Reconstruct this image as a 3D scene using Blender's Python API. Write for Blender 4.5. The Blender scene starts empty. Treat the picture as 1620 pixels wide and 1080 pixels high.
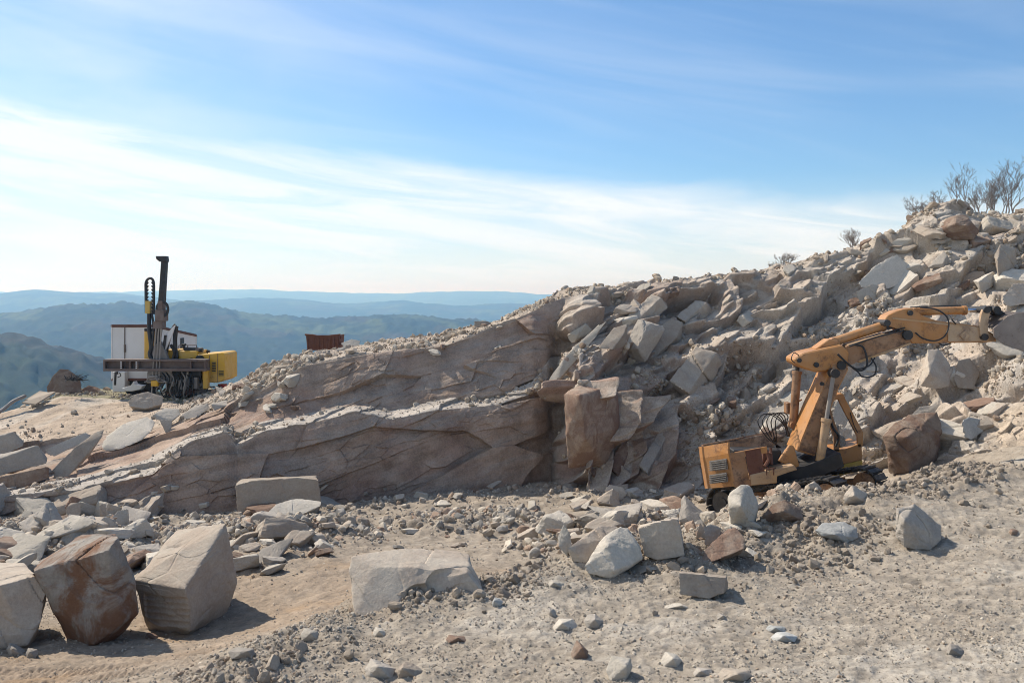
import bpy, bmesh, math, random
import numpy as np
from mathutils import Vector, Matrix
from mathutils.bvhtree import BVHTree

sc = bpy.context.scene
COL = sc.collection

# ------------------------------------------------------------------ camera
EYE_Z, EYE_ROW, F = 4.0, 470.0, 1440.0        # eye height, row of the eye level, focal length in photo pixels
cam_d = bpy.data.cameras.new('camera')
cam = bpy.data.objects.new('camera', cam_d); COL.objects.link(cam)
cam.location = (0, 0, EYE_Z); cam.rotation_euler = (math.radians(90), 0, 0)
cam_d.sensor_width = 36; cam_d.lens = 32
cam_d.shift_y = -(540 - EYE_ROW) / 1620
cam_d.clip_start = 0.1; cam_d.clip_end = 60000
sc.camera = cam

# ------------------------------------------------------------------ sun and sky
SUN_EL, SUN_AZ = math.radians(45), math.radians(-54)      # azimuth from +Y towards +X
SUN_DIR = Vector((math.cos(SUN_EL)*math.sin(SUN_AZ), math.cos(SUN_EL)*math.cos(SUN_AZ), math.sin(SUN_EL)))
sun_d = bpy.data.lights.new('sun', 'SUN'); sun_d.energy = 5.0; sun_d.angle = math.radians(0.6)
sun_d.color = (1.0, 0.92, 0.81)
sun = bpy.data.objects.new('sun', sun_d); COL.objects.link(sun)
sun.rotation_euler = (-SUN_DIR).to_track_quat('-Z', 'Y').to_euler()
sun.location = (-30, 20, 60)

w = bpy.data.worlds.new('World'); sc.world = w; w.use_nodes = True
nt = w.node_tree; N = nt.nodes; L = nt.links
for n in list(N): N.remove(n)

def mth(nt, op, a, b=None, c=None, clamp=False):
    n = nt.nodes.new('ShaderNodeMath'); n.operation = op; n.use_clamp = clamp
    for i, v in enumerate((a, b, c)):
        if v is None: continue
        if isinstance(v, (int, float)): n.inputs[i].default_value = v
        else: nt.links.new(v, n.inputs[i])
    return n.outputs[0]
def ramp(nt, v, a, b, lo=0.0, hi=1.0):
    n = nt.nodes.new('ShaderNodeMapRange'); n.interpolation_type = 'SMOOTHSTEP'
    nt.links.new(v, n.inputs[0])
    n.inputs[1].default_value = a; n.inputs[2].default_value = b
    n.inputs[3].default_value = lo; n.inputs[4].default_value = hi
    return n.outputs[0]
def noise(nt, vec, scale, detail=4, rough=0.55, dist=0.0):
    n = nt.nodes.new('ShaderNodeTexNoise'); n.inputs['Scale'].default_value = scale
    n.inputs['Detail'].default_value = detail; n.inputs['Roughness'].default_value = rough
    n.inputs['Distortion'].default_value = dist
    if vec is not None: nt.links.new(vec, n.inputs['Vector'])
    return n.outputs[0]
def mixc(nt, fac, a, b, blend='MIX'):
    n = nt.nodes.new('ShaderNodeMix'); n.data_type = 'RGBA'; n.blend_type = blend
    for s, v in ((0, fac), (6, a), (7, b)):
        if isinstance(v, (int, float)): n.inputs[s].default_value = v
        elif isinstance(v, tuple): n.inputs[s].default_value = (*v, 1) if len(v) == 3 else v
        else: nt.links.new(v, n.inputs[s])
    return n.outputs[2]

sky = N.new('ShaderNodeTexSky'); sky.sky_type = 'NISHITA'; sky.sun_disc = False
sky.sun_elevation = SUN_EL; sky.sun_rotation = SUN_AZ
sky.altitude = 400; sky.air_density = 1.0; sky.dust_density = 0.7; sky.ozone_density = 1.2
tc = N.new('ShaderNodeTexCoord'); sep = N.new('ShaderNodeSeparateXYZ'); L.new(tc.outputs['Generated'], sep.inputs[0])
dx, dy, dz = sep.outputs
az = mth(nt, 'ARCTAN2', dx, dy)
hor = mth(nt, 'SQRT', mth(nt, 'ADD', mth(nt, 'MULTIPLY', dx, dx), mth(nt, 'MULTIPLY', dy, dy)))
el = mth(nt, 'ARCTAN2', dz, hor)
# streak coordinates: long along the band, which sinks to the right
def skyvec(sx, sy, slope, ox=0.0):
    c = N.new('ShaderNodeCombineXYZ')
    L.new(mth(nt, 'ADD', mth(nt, 'MULTIPLY', az, sx), ox), c.inputs[0])
    L.new(mth(nt, 'MULTIPLY', mth(nt, 'ADD', el, mth(nt, 'MULTIPLY', az, slope)), sy), c.inputs[1])
    return c.outputs[0]
big = noise(nt, skyvec(2.2, 9, 0.10), 1.0, 5, 0.6, 0.6)
fine = noise(nt, skyvec(4.0, 36, 0.13, 3.3), 1.0, 6, 0.62, 0.8)
wisps = noise(nt, skyvec(1.6, 13, 0.17, 9.1), 1.0, 5, 0.55, 0.7)
rel = mth(nt, 'ADD', mth(nt, 'ADD', el, mth(nt, 'MULTIPLY', az, 0.105)), mth(nt, 'MULTIPLY', mth(nt, 'SUBTRACT', big, 0.5), 0.075))
band = ramp(nt, rel, 0.152, 0.112)
band = mth(nt, 'MULTIPLY', band, ramp(nt, fine, 0.28, 0.64, 0.42, 0.95))
low = ramp(nt, el, 0.14, -0.02, 0.0, 0.92)                      # milky air towards the horizon
veil = mth(nt, 'MULTIPLY', ramp(nt, wisps, 0.42, 0.80), 0.24)
left = mth(nt, 'MULTIPLY', ramp(nt, az, 0.0, -0.6), ramp(nt, big, 0.3, 0.7, 0.16, 0.46))
cov = mth(nt, 'MAXIMUM', mth(nt, 'MAXIMUM', band, low), mth(nt, 'ADD', veil, left), clamp=True)
skyc = mixc(nt, 1.0, sky.outputs[0], (1.0, 1.36, 1.68), 'MULTIPLY')
colr = mixc(nt, cov, skyc, (11.4, 12.0, 12.4))
bg = N.new('ShaderNodeBackground'); bg.inputs[1].default_value = 0.068
L.new(colr, bg.inputs[0])
wo = N.new('ShaderNodeOutputWorld'); L.new(bg.outputs[0], wo.inputs[0])

sc.view_settings.view_transform = 'Standard'; sc.view_settings.look = 'None'
sc.view_settings.exposure = 0.36; sc.view_settings.gamma = 1.0
cy = sc.cycles
sc.render.engine = 'CYCLES'
cy.max_bounces = 5; cy.diffuse_bounces = 3; cy.glossy_bounces = 2; cy.transmission_bounces = 4
cy.volume_bounces = 0; cy.transparent_max_bounces = 8
cy.use_denoising = True
try: cy.denoiser = 'OPENIMAGEDENOISE'
except Exception: pass
cy.sample_clamp_indirect = 6; cy.filter_width = 1.0

# ------------------------------------------------------------------ numpy noise
def h(ix, iy, iz, seed=0):
    n = (ix.astype(np.int64)*374761393 + iy.astype(np.int64)*668265263 + iz.astype(np.int64)*2147483647*3 + seed*1274126177) & 0xFFFFFFFF
    n = ((n ^ (n >> 13)) * 1274126177) & 0xFFFFFFFF
    n = ((n ^ (n >> 16)) * 2246822519) & 0xFFFFFFFF
    n = n ^ (n >> 15)
    return (n & 0xFFFFFF) / float(0x1000000)
def vn(x, y, z, seed=0):
    ix, iy, iz = np.floor(x), np.floor(y), np.floor(z)
    fx, fy, fz = x-ix, y-iy, z-iz
    fx, fy, fz = [f*f*f*(f*(f*6-15)+10) for f in (fx, fy, fz)]
    r = 0
    for a in (0, 1):
        wx = fx if a else 1-fx
        for b in (0, 1):
            wy = fy if b else 1-fy
            for c in (0, 1):
                wz = fz if c else 1-fz
                r = r + wx*wy*wz*h(ix+a, iy+b, iz+c, seed)
    return r*2-1
def fbm(x, y, z, oct=4, seed=0, gain=0.5):
    r = 0; a = 1.0; t = 0
    for o in range(oct):
        f = 2.03**o
        r = r + a*vn(x*f+o*7.1, y*f+o*3.7, z*f+o*1.3, seed+o); t += a; a *= gain
    return r/t
def facets(s, t, seed=0, tilt=0.3, sys=0.0):
    """Voronoi plates, each a randomly tilted plane: step height, id, edge distance."""
    ix, iy = np.floor(s), np.floor(t); z0 = np.zeros_like(s)
    d1 = np.full(s.shape, 1e9); d2 = np.full(s.shape, 1e9)
    hh = np.zeros_like(s); idn = np.zeros_like(s)
    for a in (-1, 0, 1):
        for b in (-1, 0, 1):
            cx = ix+a; cy_ = iy+b
            px = cx + h(cx, cy_, z0, seed); py = cy_ + h(cx, cy_, z0+1, seed)
            d = (px-s)**2 + (py-t)**2
            hv = (h(cx, cy_, z0+2, seed)*2-1) + tilt*((h(cx, cy_, z0+3, seed)*2-1)*(s-px) + (h(cx, cy_, z0+4, seed)*2-1)*(t-py)) - sys*(t-py)
            near = d < d1
            d2 = np.where(near, d1, np.minimum(d2, d))
            d1 = np.where(near, d, d1)
            hh = np.where(near, hv, hh); idn = np.where(near, h(cx, cy_, z0+5, seed), idn)
    return hh, idn, np.sqrt(d2)-np.sqrt(d1)
def sstep(a, b, x):
    t = np.clip((x-a)/(b-a), 0, 1); return t*t*(3-2*t)

# ------------------------------------------------------------------ mesh and object helpers
def P(px, py, d):                      # a point seen at a photo pixel, at a measured distance
    return Vector(((px-810)/F*d, d, EYE_Z-(py-EYE_ROW)/F*d))
def link(o): COL.objects.link(o); return o
def np_mesh(name, v, f, smooth=False, col=None):
    me = bpy.data.meshes.new(name)
    v = np.asarray(v, dtype=np.float32); f = np.asarray(f, dtype=np.int32); k = f.shape[1]
    me.vertices.add(len(v)); me.vertices.foreach_set('co', v.ravel())
    me.loops.add(f.size); me.loops.foreach_set('vertex_index', f.ravel())
    me.polygons.add(len(f)); me.polygons.foreach_set('loop_start', np.arange(0, f.size, k, dtype=np.int32))
    me.polygons.foreach_set('use_smooth', np.full(len(f), smooth))
    me.update(calc_edges=True)
    if col is not None:
        at = me.attributes.new('Col', 'FLOAT_COLOR', 'POINT')
        c4 = np.ones((len(v), 4), dtype=np.float32); c4[:, :3] = col
        at.data.foreach_set('color', c4.ravel())
    return me
def grid_faces(nu, nv):                # vertex index = j*nu + i
    i, j = np.meshgrid(np.arange(nu-1), np.arange(nv-1)); a = (j*nu+i).ravel()
    return np.stack([a, a+1, a+nu+1, a+nu], 1)
def tag(o, label=None, cat=None, group=None, kind=None):
    if label: o['label'] = label
    if cat: o['category'] = cat
    if group: o['group'] = group
    if kind: o['kind'] = kind
    return o
def root(name, loc, label, cat, group=None):
    o = bpy.data.objects.new(name, None); o.location = loc; o.empty_display_size = 0.3
    link(o); return tag(o, label, cat, group)
ROOTLOC = {}
def part(name, bm, m, parent, label=None, smooth=False):
    """Link a bmesh built in world coordinates as ONE mesh object under its thing (or part)."""
    p = parent; off = Vector((0, 0, 0))
    while p is not None: off += p.location; p = p.parent
    bmesh.ops.translate(bm, vec=-off, verts=bm.verts)
    bmesh.ops.recalc_face_normals(bm, faces=bm.faces)
    me = bpy.data.meshes.new(name); bm.to_mesh(me); bm.free()
    me.polygons.foreach_set('use_smooth', [smooth]*len(me.polygons))
    if smooth and hasattr(me, 'set_sharp_from_angle'): me.set_sharp_from_angle(angle=math.radians(40))
    if m: me.materials.append(m)
    o = bpy.data.objects.new(name, me); link(o); o.parent = parent
    if label: o['label'] = label
    return o

# ------------------------------------------------------------------ materials
def new_mat(name):
    m = bpy.data.materials.new(name); m.use_nodes = True
    nt = m.node_tree; b = nt.nodes['Principled BSDF']; return m, nt, b
def bump(nt, b, hgt, strength, dist):
    n = nt.nodes.new('ShaderNodeBump'); n.inputs['Strength'].default_value = strength; n.inputs['Distance'].default_value = dist
    nt.links.new(hgt, n.inputs['Height']); nt.links.new(n.outputs[0], b.inputs['Normal'])
def coord(nt, kind='Object'):
    n = nt.nodes.new('ShaderNodeTexCoord'); return n.outputs[kind]
def earth_mat(name, scale=1.0, bstr=0.6, bdist=0.03, var=0.35):
    """Ground and rock sheets: colour of the stuff itself from the mesh, finer mottling and roughness from noise."""
    m, nt, b = new_mat(name)
    at = nt.nodes.new('ShaderNodeAttribute'); at.attribute_name = 'Col'
    co = coord(nt)
    n1 = noise(nt, co, 1.3*scale, 6, 0.65); n2 = noise(nt, co, 17*scale, 5, 0.7)
    f = mth(nt, 'ADD', mth(nt, 'MULTIPLY', n1, 0.6), mth(nt, 'MULTIPLY', n2, 0.6))
    g = ramp(nt, f, 0.35, 0.85, 1-var, 1+var)
    c = nt.nodes.new('ShaderNodeVectorMath'); c.operation = 'SCALE'
    nt.links.new(at.outputs['Color'], c.inputs[0]); nt.links.new(g, c.inputs[3])
    nt.links.new(c.outputs[0], b.inputs['Base Color'])
    b.inputs['Roughness'].default_value = 0.95; b.inputs['Specular IOR Level'].default_value = 0.15
    n3 = noise(nt, co, 9*scale, 8, 0.72)
    bump(nt, b, n3, bstr, bdist)
    return m
# ================================================================== SETTING
# ---- hills: valley side, wooded ridges out to the horizon
def build_hills():
    nu, nv = 760, 560
    az = np.linspace(math.radians(-75), math.radians(75), nu); r = np.geomspace(62, 15000, nv)
    A, R = np.meshgrid(az, r)
    X, Y = R*np.sin(A), R*np.cos(A)
    pxl = 810+F*np.tan(np.clip(A, -1.25, 1.25))
    ridges = [  # distance, width in front, behind, profile in photo rows
        (11000, 2300, 2600, [(-3000,464),(0,464),(250,462),(400,459),(500,463),(600,465),(700,461),(800,463),(870,466),(1100,464),(4000,462)]),
        (6200, 1500, 1700, [(-3000,472),(-200,472),(0,468),(60,463),(120,464),(200,468),(300,476),(400,470),(480,473),(560,481),(640,478),(720,485),(800,482),(900,487),(4000,480)]),
        (2700, 950, 900, [(-3000,510),(-200,505),(0,500),(100,488),(200,487),(250,491),(290,480),(330,486),(400,501),(500,508),(580,505),(640,503),(700,508),(760,511),(850,513),(4000,505)]),
        (1150, 420, 420, [(-3000,470),(-300,500),(-100,515),(0,529),(60,540),(120,556),(170,574),(230,596),(330,630),(500,690),(900,720),(4000,600)]),
    ]
    base = np.interp(R, [62, 110, 220, 500, 900, 2000, 4500, 8000, 15000], [-14, -34, -70, -150, -205, -260, -250, -180, -160])
    Z = base.copy()
    for D, w1, w2, prof in ridges:
        row = np.interp(pxl, [p[0] for p in prof], [p[1] for p in prof])
        top = EYE_Z-(row-EYE_ROW)/F*D
        w = np.where(R < D, w1, w2)
        spur = 1+0.28*fbm(A*7, R/900, A*0, 3, int(D))           # spurs and side valleys
        q = np.exp(-np.abs((R-D)/(w*spur))**1.7)
        Z = np.maximum(Z, base+(top-base)*q)
    rough = np.clip((R-120)/900, 0, 1)
    Z += rough*(fbm(X/420, Y/420, X*0, 4, 5)*np.clip(R*0.0055, 0, 26) + np.abs(fbm(X/90, Y/90, X*0, 3, 9))*np.clip(R*0.003, 0, 9))
    tr = np.clip((R-250)/600, 0, 1)*np.clip((7000-R)/4000, 0.15, 1)
    Z += tr*np.abs(vn(X/13, Y/13, X*0, 31))*9.0 + tr*vn(X/31, Y/31, X*0, 33)*4.0     # tree crowns
    f1 = fbm(X/260, Y/260, X*0, 4, 21); f2 = fbm(X/38, Y/38, X*0, 3, 22)
    forest = np.array([0.022, 0.032, 0.017]); field = np.array([0.062, 0.078, 0.034]); brown = np.array([0.105, 0.085, 0.055])
    k1 = sstep(0.16, 0.24, f1)*sstep(-0.35, 0.0, f2); k2 = sstep(0.10, 0.35, fbm(X/150, Y/150, X*0, 3, 25))*0.6
    c = forest*(0.55+0.9*(fbm(X/24, Y/24, X*0, 3, 26)[..., None]*0.9+0.5))
    c = c*(1-k2[..., None])+brown*0.55*k2[..., None]
    c = c*(1-k1[..., None])+field*k1[..., None]
    me = np_mesh('hills', np.stack([X, Y, Z], -1).reshape(-1, 3), grid_faces(nu, nv), True, c.reshape(-1, 3))
    m = earth_mat('wooded_hillside', 0.03, 0.35, 3.0, 0.45)
    me.materials.append(m)
    o = link(bpy.data.objects.new('hills', me)); tag(o, kind='structure')
build_hills()

# ---- quarry floor and haul road: a thin-plate surface through measured spots
GP = [  # photo column, row, distance
    (-500,1080,11.6),(-300,900,17.5),(-300,1000,14.3),(0,1080,11.7),(120,1062,12.2),(0,1000,14.3),(230,1075,10.7),(330,1088,9.5),(440,1030,10.6),
    (100,1010,14.0),(290,1000,14.6),(470,940,16.3),(400,1000,13.9),(420,890,18.8),(250,900,19.2),(120,900,19.4),(0,900,19.4),(0,870,21.6),
    (560,978,11.9),(620,950,12.2),(760,945,12.4),(900,905,13.3),(1060,890,13.8),(560,900,17.6),(700,880,19.5),(850,915,15.2),(800,900,17.6),(830,850,22.3),
    (300,850,23.0),(560,840,23.4),(0,825,25.2),(250,822,25.9),(500,810,27.4),(700,790,28.4),(850,775,29.8),(960,780,29.0),(1100,785,28.0),(900,815,26.3),
    (1000,850,22.2),(940,900,17.6),(1080,870,19.6),(1150,820,23.6),(1240,806,24.6),(1330,800,23.4),(1390,770,25.2),(1290,830,20.5),
    (1180,838,15.8),(1280,800,17.6),(1400,778,19.2),(1500,748,21.5),(1620,708,24.6),(1560,735,23.2),(1180,900,13.6),(1290,880,14.4),
    (800,1080,9.45),(1200,1080,9.45),(1620,1080,9.4),(2100,1080,9.3),(2100,700,24.5),(1620,900,13.3),(1455,868,14.5),(1620,800,17.4),(1100,980,11.3),
    (800,1000,10.9),(600,1040,10.2),(1400,980,11.3),(810,2000,3.76),(1600,2000,3.76),(0,2000,3.9),(-400,1600,5.4),(2400,2000,3.7),(300,1500,5.6),
]
gp = np.array([[p.x, p.y, p.z] for p in (P(*q) for q in GP)])
extra = np.array([[-22, 33, -2.4], [-10, 36, -2.4], [0, 38, -2.4], [8, 38, -2.2], [16, 36, -1.0], [26, 36, .2], [-30, 20, -1.8], [34, 18, 0.1], [3, 33, -2.4], [0, 0, -0.2], [-12, 1, -0.4], [14, 0, 0]])
gp = np.vstack([gp, extra])
def _U(r2): return np.where(r2 > 1e-12, r2*np.log(np.maximum(r2, 1e-12))*0.5, 0)
_n = len(gp)
_K = _U(((gp[:, None, :2]-gp[None, :, :2])**2).sum(-1)) + np.eye(_n)*0.35
_Pm = np.hstack([np.ones((_n, 1)), gp[:, :2]])
_A = np.block([[_K, _Pm], [_Pm.T, np.zeros((3, 3))]])
_wt = np.linalg.solve(_A, np.concatenate([gp[:, 2], np.zeros(3)]))
def ground_base(x, y):
    x = np.asarray(x, float); y = np.asarray(y, float); sh = x.shape; x = x.ravel(); y = y.ravel()
    z = _wt[_n]+_wt[_n+1]*x+_wt[_n+2]*y
    for i in range(_n): z = z+_wt[i]*_U((x-gp[i, 0])**2+(y-gp[i, 1])**2)
    return z.reshape(sh)
def blob(X, Y, px, py, d, rx, ry, rot=0):
    p = P(px, py, d); c, s = math.cos(rot), math.sin(rot)
    u = ((X-p.x)*c+(Y-p.y)*s)/rx; v = (-(X-p.x)*s+(Y-p.y)*c)/ry
    return np.exp(-(u*u+v*v))
def seg(X, Y, pts, rad):
    """soft mask round a polyline of (px, row, distance)"""
    q = [P(*p) for p in pts]; d = np.full(X.shape, 1e9)
    for a, b in zip(q[:-1], q[1:]):
        ax, ay, bx, by = a.x, a.y, b.x-a.x, b.y-a.y
        t = np.clip(((X-ax)*bx+(Y-ay)*by)/(bx*bx+by*by), 0, 1)
        d = np.minimum(d, np.hypot(X-ax-t*bx, Y-ay-t*by))
    return np.exp(-(d/rad)**2)
BERM = [(300,1100,9.3),(440,1030,10.6),(560,972,11.9),(680,948,12.4),(800,935,12.7),(900,903,13.4),(1060,888,14.0)]
CLODS = [(1060,888,14.0),(1120,870,14.8),(1180,845,15.6),(1280,808,17.2),(1400,785,18.6),(1500,755,20.6)]
def ground_masks(X, Y):
    berm = seg(X, Y, BERM, 0.75); clod = seg(X, Y, CLODS, 1.5)
    foot = seg(X, Y, [(-300,850,24),(0,835,24.6),(250,832,25),(500,820,26.4),(700,800,27.8),(850,785,29.2),(960,785,28.4),(1100,790,27.2)], 1.5)
    heap = np.maximum(blob(X, Y, 60, 860, 21.5, 3.6, 2.2), blob(X, Y, 440, 850, 22, 2.2, 2.8))
    heap = np.maximum(heap, blob(X, Y, 1010, 860, 21, 2.6, 2.6)); heap = np.maximum(heap, 0.7*blob(X, Y, 760, 835, 23.8, 3.0, 1.6))
    heap = np.maximum(heap, 0.9*blob(X, Y, 1165, 840, 19.4, 1.8, 1.7))
    return berm, clod, foot, heap
def build_ground():
    nu, nv = 900, 760
    t = np.linspace(-0.98, 0.98, nu); yy = np.concatenate([np.geomspace(1.2, 7.5, 60), np.geomspace(7.55, 40, nv-60)])
    T, Y = np.meshgrid(t, yy); X = T*(Y+1.5)
    Z = ground_base(X, Y)
    berm, clod, foot, heap = ground_masks(X, Y)
    zz = X*0
    soft = fbm(X/2.2, Y/2.2, zz, 3, 41)*0.10
    lump = fbm(X/0.42, Y/0.42, zz, 4, 42)
    fine = fbm(X/0.09, Y/0.09, zz, 3, 43); grain = vn(X/0.055, Y/0.055, zz, 45)
    rough = np.clip(0.10+1.0*berm+1.2*clod+0.9*foot+1.2*heap, 0, 1.3)
    flat = 1-np.clip(rough, 0, 1)
    Z += soft*(0.5+0.5*rough) + 0.10*rough*lump + 0.035*rough*np.abs(fine) + 0.020*fine + 0.012*grain + 0.030*lump
    Z += berm*0.10 + clod*0.22*(0.6+0.6*fbm(X/0.8, Y/0.8, zz, 3, 44)) + heap*(0.50+0.25*lump) + foot*0.15
    cl = 1-facets(X/0.17, Y/0.17, 71, 0)[2]                     # earth clods
    Z += (0.75*clod+0.45*berm)*sstep(0.45, 0.95, cl)*0.07*(0.5+0.5*vn(X/0.5, Y/0.5, zz, 72))
    # crawler marks pressed into the damp dirt at the lower left, wheel ruts on the haul road
    q0, q1 = P(-60, 1078, 11.9), P(330, 1042, 11.9)
    dirv = Vector((q1.x-q0.x, q1.y-q0.y)).normalized()
    along = (X-q0.x)*dirv.x+(Y-q0.y)*dirv.y; across = -(X-q0.x)*dirv.y+(Y-q0.y)*dirv.x
    for off in (-0.55, 0.15):
        tr = sstep(0.30, 0.24, np.abs(across-off-0.06*np.sin(along*0.8)))*sstep(-0.5, 0.2, along)*sstep(4.3, 3.2, along)*sstep(-.5, .1, vn(X/0.9, Y/0.9, zz, 74)+0.35)
        Z += tr*(-0.03+0.020*np.sign(np.sin(along*2*math.pi/0.105))*(0.6+0.4*vn(X*3, Y*3, zz, 75)))
    road = np.clip((X-4.2)/1.5, 0, 1)*sstep(26, 20, Y)*flat
    rut = np.sin((Y+0.10*X+0.25*fbm(X/3, Y/3, zz, 2, 46))*2*math.pi/0.62)
    Z += road*0.028*np.sign(rut)*np.abs(rut)**0.6*sstep(-0.1, 0.35, vn(X/1.1, Y/0.7, zz, 47)+0.5*vn(X/0.3, Y/0.3, zz, 48))
    # colour of the stuff itself: tan pit dirt, pale crushed stone, brown damp clods
    tan = np.array([0.375, 0.298, 0.228]); pale = np.array([0.455, 0.420, 0.365]); white = np.array([0.56, 0.535, 0.49]); damp = np.array([0.300, 0.262, 0.220]); grit = np.array([0.390, 0.345, 0.292]); ochre = np.array([0.42, 0.27, 0.13])
    pit = np.maximum(blob(X, Y, 430, 960, 15.2, 2.9, 3.4), blob(X, Y, 100, 1050, 12.4, 3.4, 1.2)); pit = np.maximum(pit, blob(X, Y, 840, 905, 15.8, 1.7, 1.6))
    n1 = fbm(X/0.9, Y/0.9, zz, 4, 51); n2 = fbm(X/0.22, Y/0.22, zz, 3, 52); n3 = fbm(X/2.6, Y/1.1, zz, 3, 53)
    plate = sstep(-0.6, 0.4, Z+0.0*X)                            # upper haul road is crushed stone
    c = grit*np.ones(X.shape+(1,))
    def mx(c, k, q): k = np.clip(k, 0, 1)[..., None]; return c*(1-k)+q*k
    c = mx(c, plate*0.9, pale)
    c = mx(c, np.clip(pit*1.25, 0, 1)*(0.75+0.5*n1), tan)
    c = mx(c, pit*sstep(0.15, 0.6, n1+0.3*n3)*0.38, ochre)
    c = mx(c, plate*sstep(0.05, 0.45, n3+0.35*n1)*0.75, white)
    c = mx(c, np.clip(clod*0.95+berm*0.55, 0, 1)*(0.55+0.5*sstep(-.3, .3, n1)), damp)
    c = mx(c, sstep(0.25, 0.6, n2)*0.30*(1-pit), white)
    c = mx(c, sstep(0.15, 0.5, -n2)*0.40, damp*0.9); c = c*(0.70*(1+0.12*fine+0.12*grain))[..., None]*np.array([1.05, 1.0, 0.93])
    me = np_mesh('ground', np.stack([X, Y, Z], -1).reshape(-1, 3), grid_faces(nu, nv), True, c.reshape(-1, 3))
    me.materials.append(earth_mat('crushed_stone_ground', 2.2, 0.8, 0.03, 0.30))
    o = link(bpy.data.objects.new('ground', me)); tag(o, kind='structure')
    return o
ground = build_ground()

# ---- the quarry face: foot, lower bench edge, ledge, crest, land behind it
FACE = [  # five measured points per column: (photo column, row, distance)
    [(-1500,880,20),(-1500,860,20.3),(-1500,840,23),(-1500,800,29),(-1500,740,34)],
    [(-500,860,23.5),(-500,830,24),(-500,815,27),(-500,760,33),(-500,690,37)],
    [(-200,845,24.6),(-200,808,25),(-200,795,27.6),(-200,740,32.4),(-200,672,36.5)],
    [(0,835,25.2),(0,788,25.6),(0,772,28),(0,712,32),(0,652,36.5)],
    [(130,834,25.6),(130,775,26.0),(122,757,28.2),(112,690,32.6),(100,626,38.5)],
    [(240,832,26),(240,746,26.6),(236,728,28.4),(232,680,32.4),(226,633,39.2)],
    [(310,829,26.3),(304,700,27.1),(304,688,28.8),(296,666,31.6),(288,638,38.6)],
    [(358,827,26.6),(358,682,27.4),(356,672,29.0),(340,650,31.4),(334,626,38)],
    [(372,826,26.8),(374,704,27.5),(372,690,29.1),(366,634,31.0),(360,612,36.5)],
    [(420,823,27.0),(420,680,27.9),(420,668,29.5),(418,612,30.9),(412,584,36)],
    [(480,819,27.5),(480,672,28.4),(480,657,29.9),(475,578,31.0),(470,557,36.5)],
    [(560,812,28),(562,652,28.8),(560,640,30.2),(560,562,31.5),(560,549,40)],
    [(620,805,28.5),(620,664,29.2),(620,650,30.4),(622,555,31.7),(625,535,41)],
    [(700,792,29),(700,648,29.8),(700,634,30.8),(700,545,32),(702,527,40)],
    [(790,778,29.8),(790,640,30.4),(790,625,31),(790,514,32.8),(788,506,37)],
    [(840,774,30.3),(842,622,31),(842,606,31.5),(842,490,33.0),(842,484,36)],
    [(868,774,31.0),(866,610,31.9),(867,570,32.4),(868,478,33.4),(868,473,36)],
    [(884,776,31.4),(882,610,32.6),(886,556,33.2),(893,471,34.2),(893,466,37)],
    [(897,780,30.2),(891,606,30.3),(896,556,31.2),(918,470,34.2),(920,462,37)],
    [(925,782,28.9),(915,598,29.2),(915,556,30.6),(945,464,34.6),(948,459,37.5)],
    [(970,783,28.7),(966,612,29.6),(970,550,31.5),(985,460,35),(988,454,38)],
    [(1050,784,28.8),(1042,640,30.5),(1048,560,32.5),(1072,447,36),(1076,442,39)],
    [(1120,786,28.6),(1112,660,30.5),(1126,560,33),(1130,437,36.5),(1132,434,39)],
    [(1180,786,28.5),(1165,650,30.8),(1180,550,33.5),(1195,434,37),(1198,430,39.5)],
    [(1240,786,28.3),(1222,640,31),(1232,540,34),(1262,417,37.5),(1266,413,40)],
    [(1330,782,27.8),(1322,640,30.5),(1330,520,34),(1345,396,38),(1350,393,41)],
    [(1400,775,27),(1398,650,29.7),(1400,520,33.6),(1405,384,38.3),(1408,380,42)],
    [(1440,768,26.6),(1440,650,29.4),(1440,520,33.5),(1442,352,38.8),(1445,348,42)],
    [(1500,752,25.6),(1498,640,29),(1493,500,33.5),(1490,335,39),(1492,331,42)],
    [(1535,744,25.2),(1530,630,28.8),(1526,490,33.5),(1522,334,39),(1524,330,42)],
    [(1562,738,25.0),(1560,620,28.5),(1560,480,33.5),(1556,350,39),(1558,346,43)],
    [(1640,722,24.5),(1632,600,28),(1628,470,33.5),(1626,334,39),(1626,330,43)],
    [(1820,710,23.5),(1810,560,27.5),(1800,430,33),(1800,318,39),(1800,314,44)],
    [(2300,700,22),(2300,540,26),(2300,420,32),(2300,310,38),(2300,306,44)],
    [(3300,690,19),(3300,540,23),(3300,420,29),(3300,310,36),(3300,306,42)],
]
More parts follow.
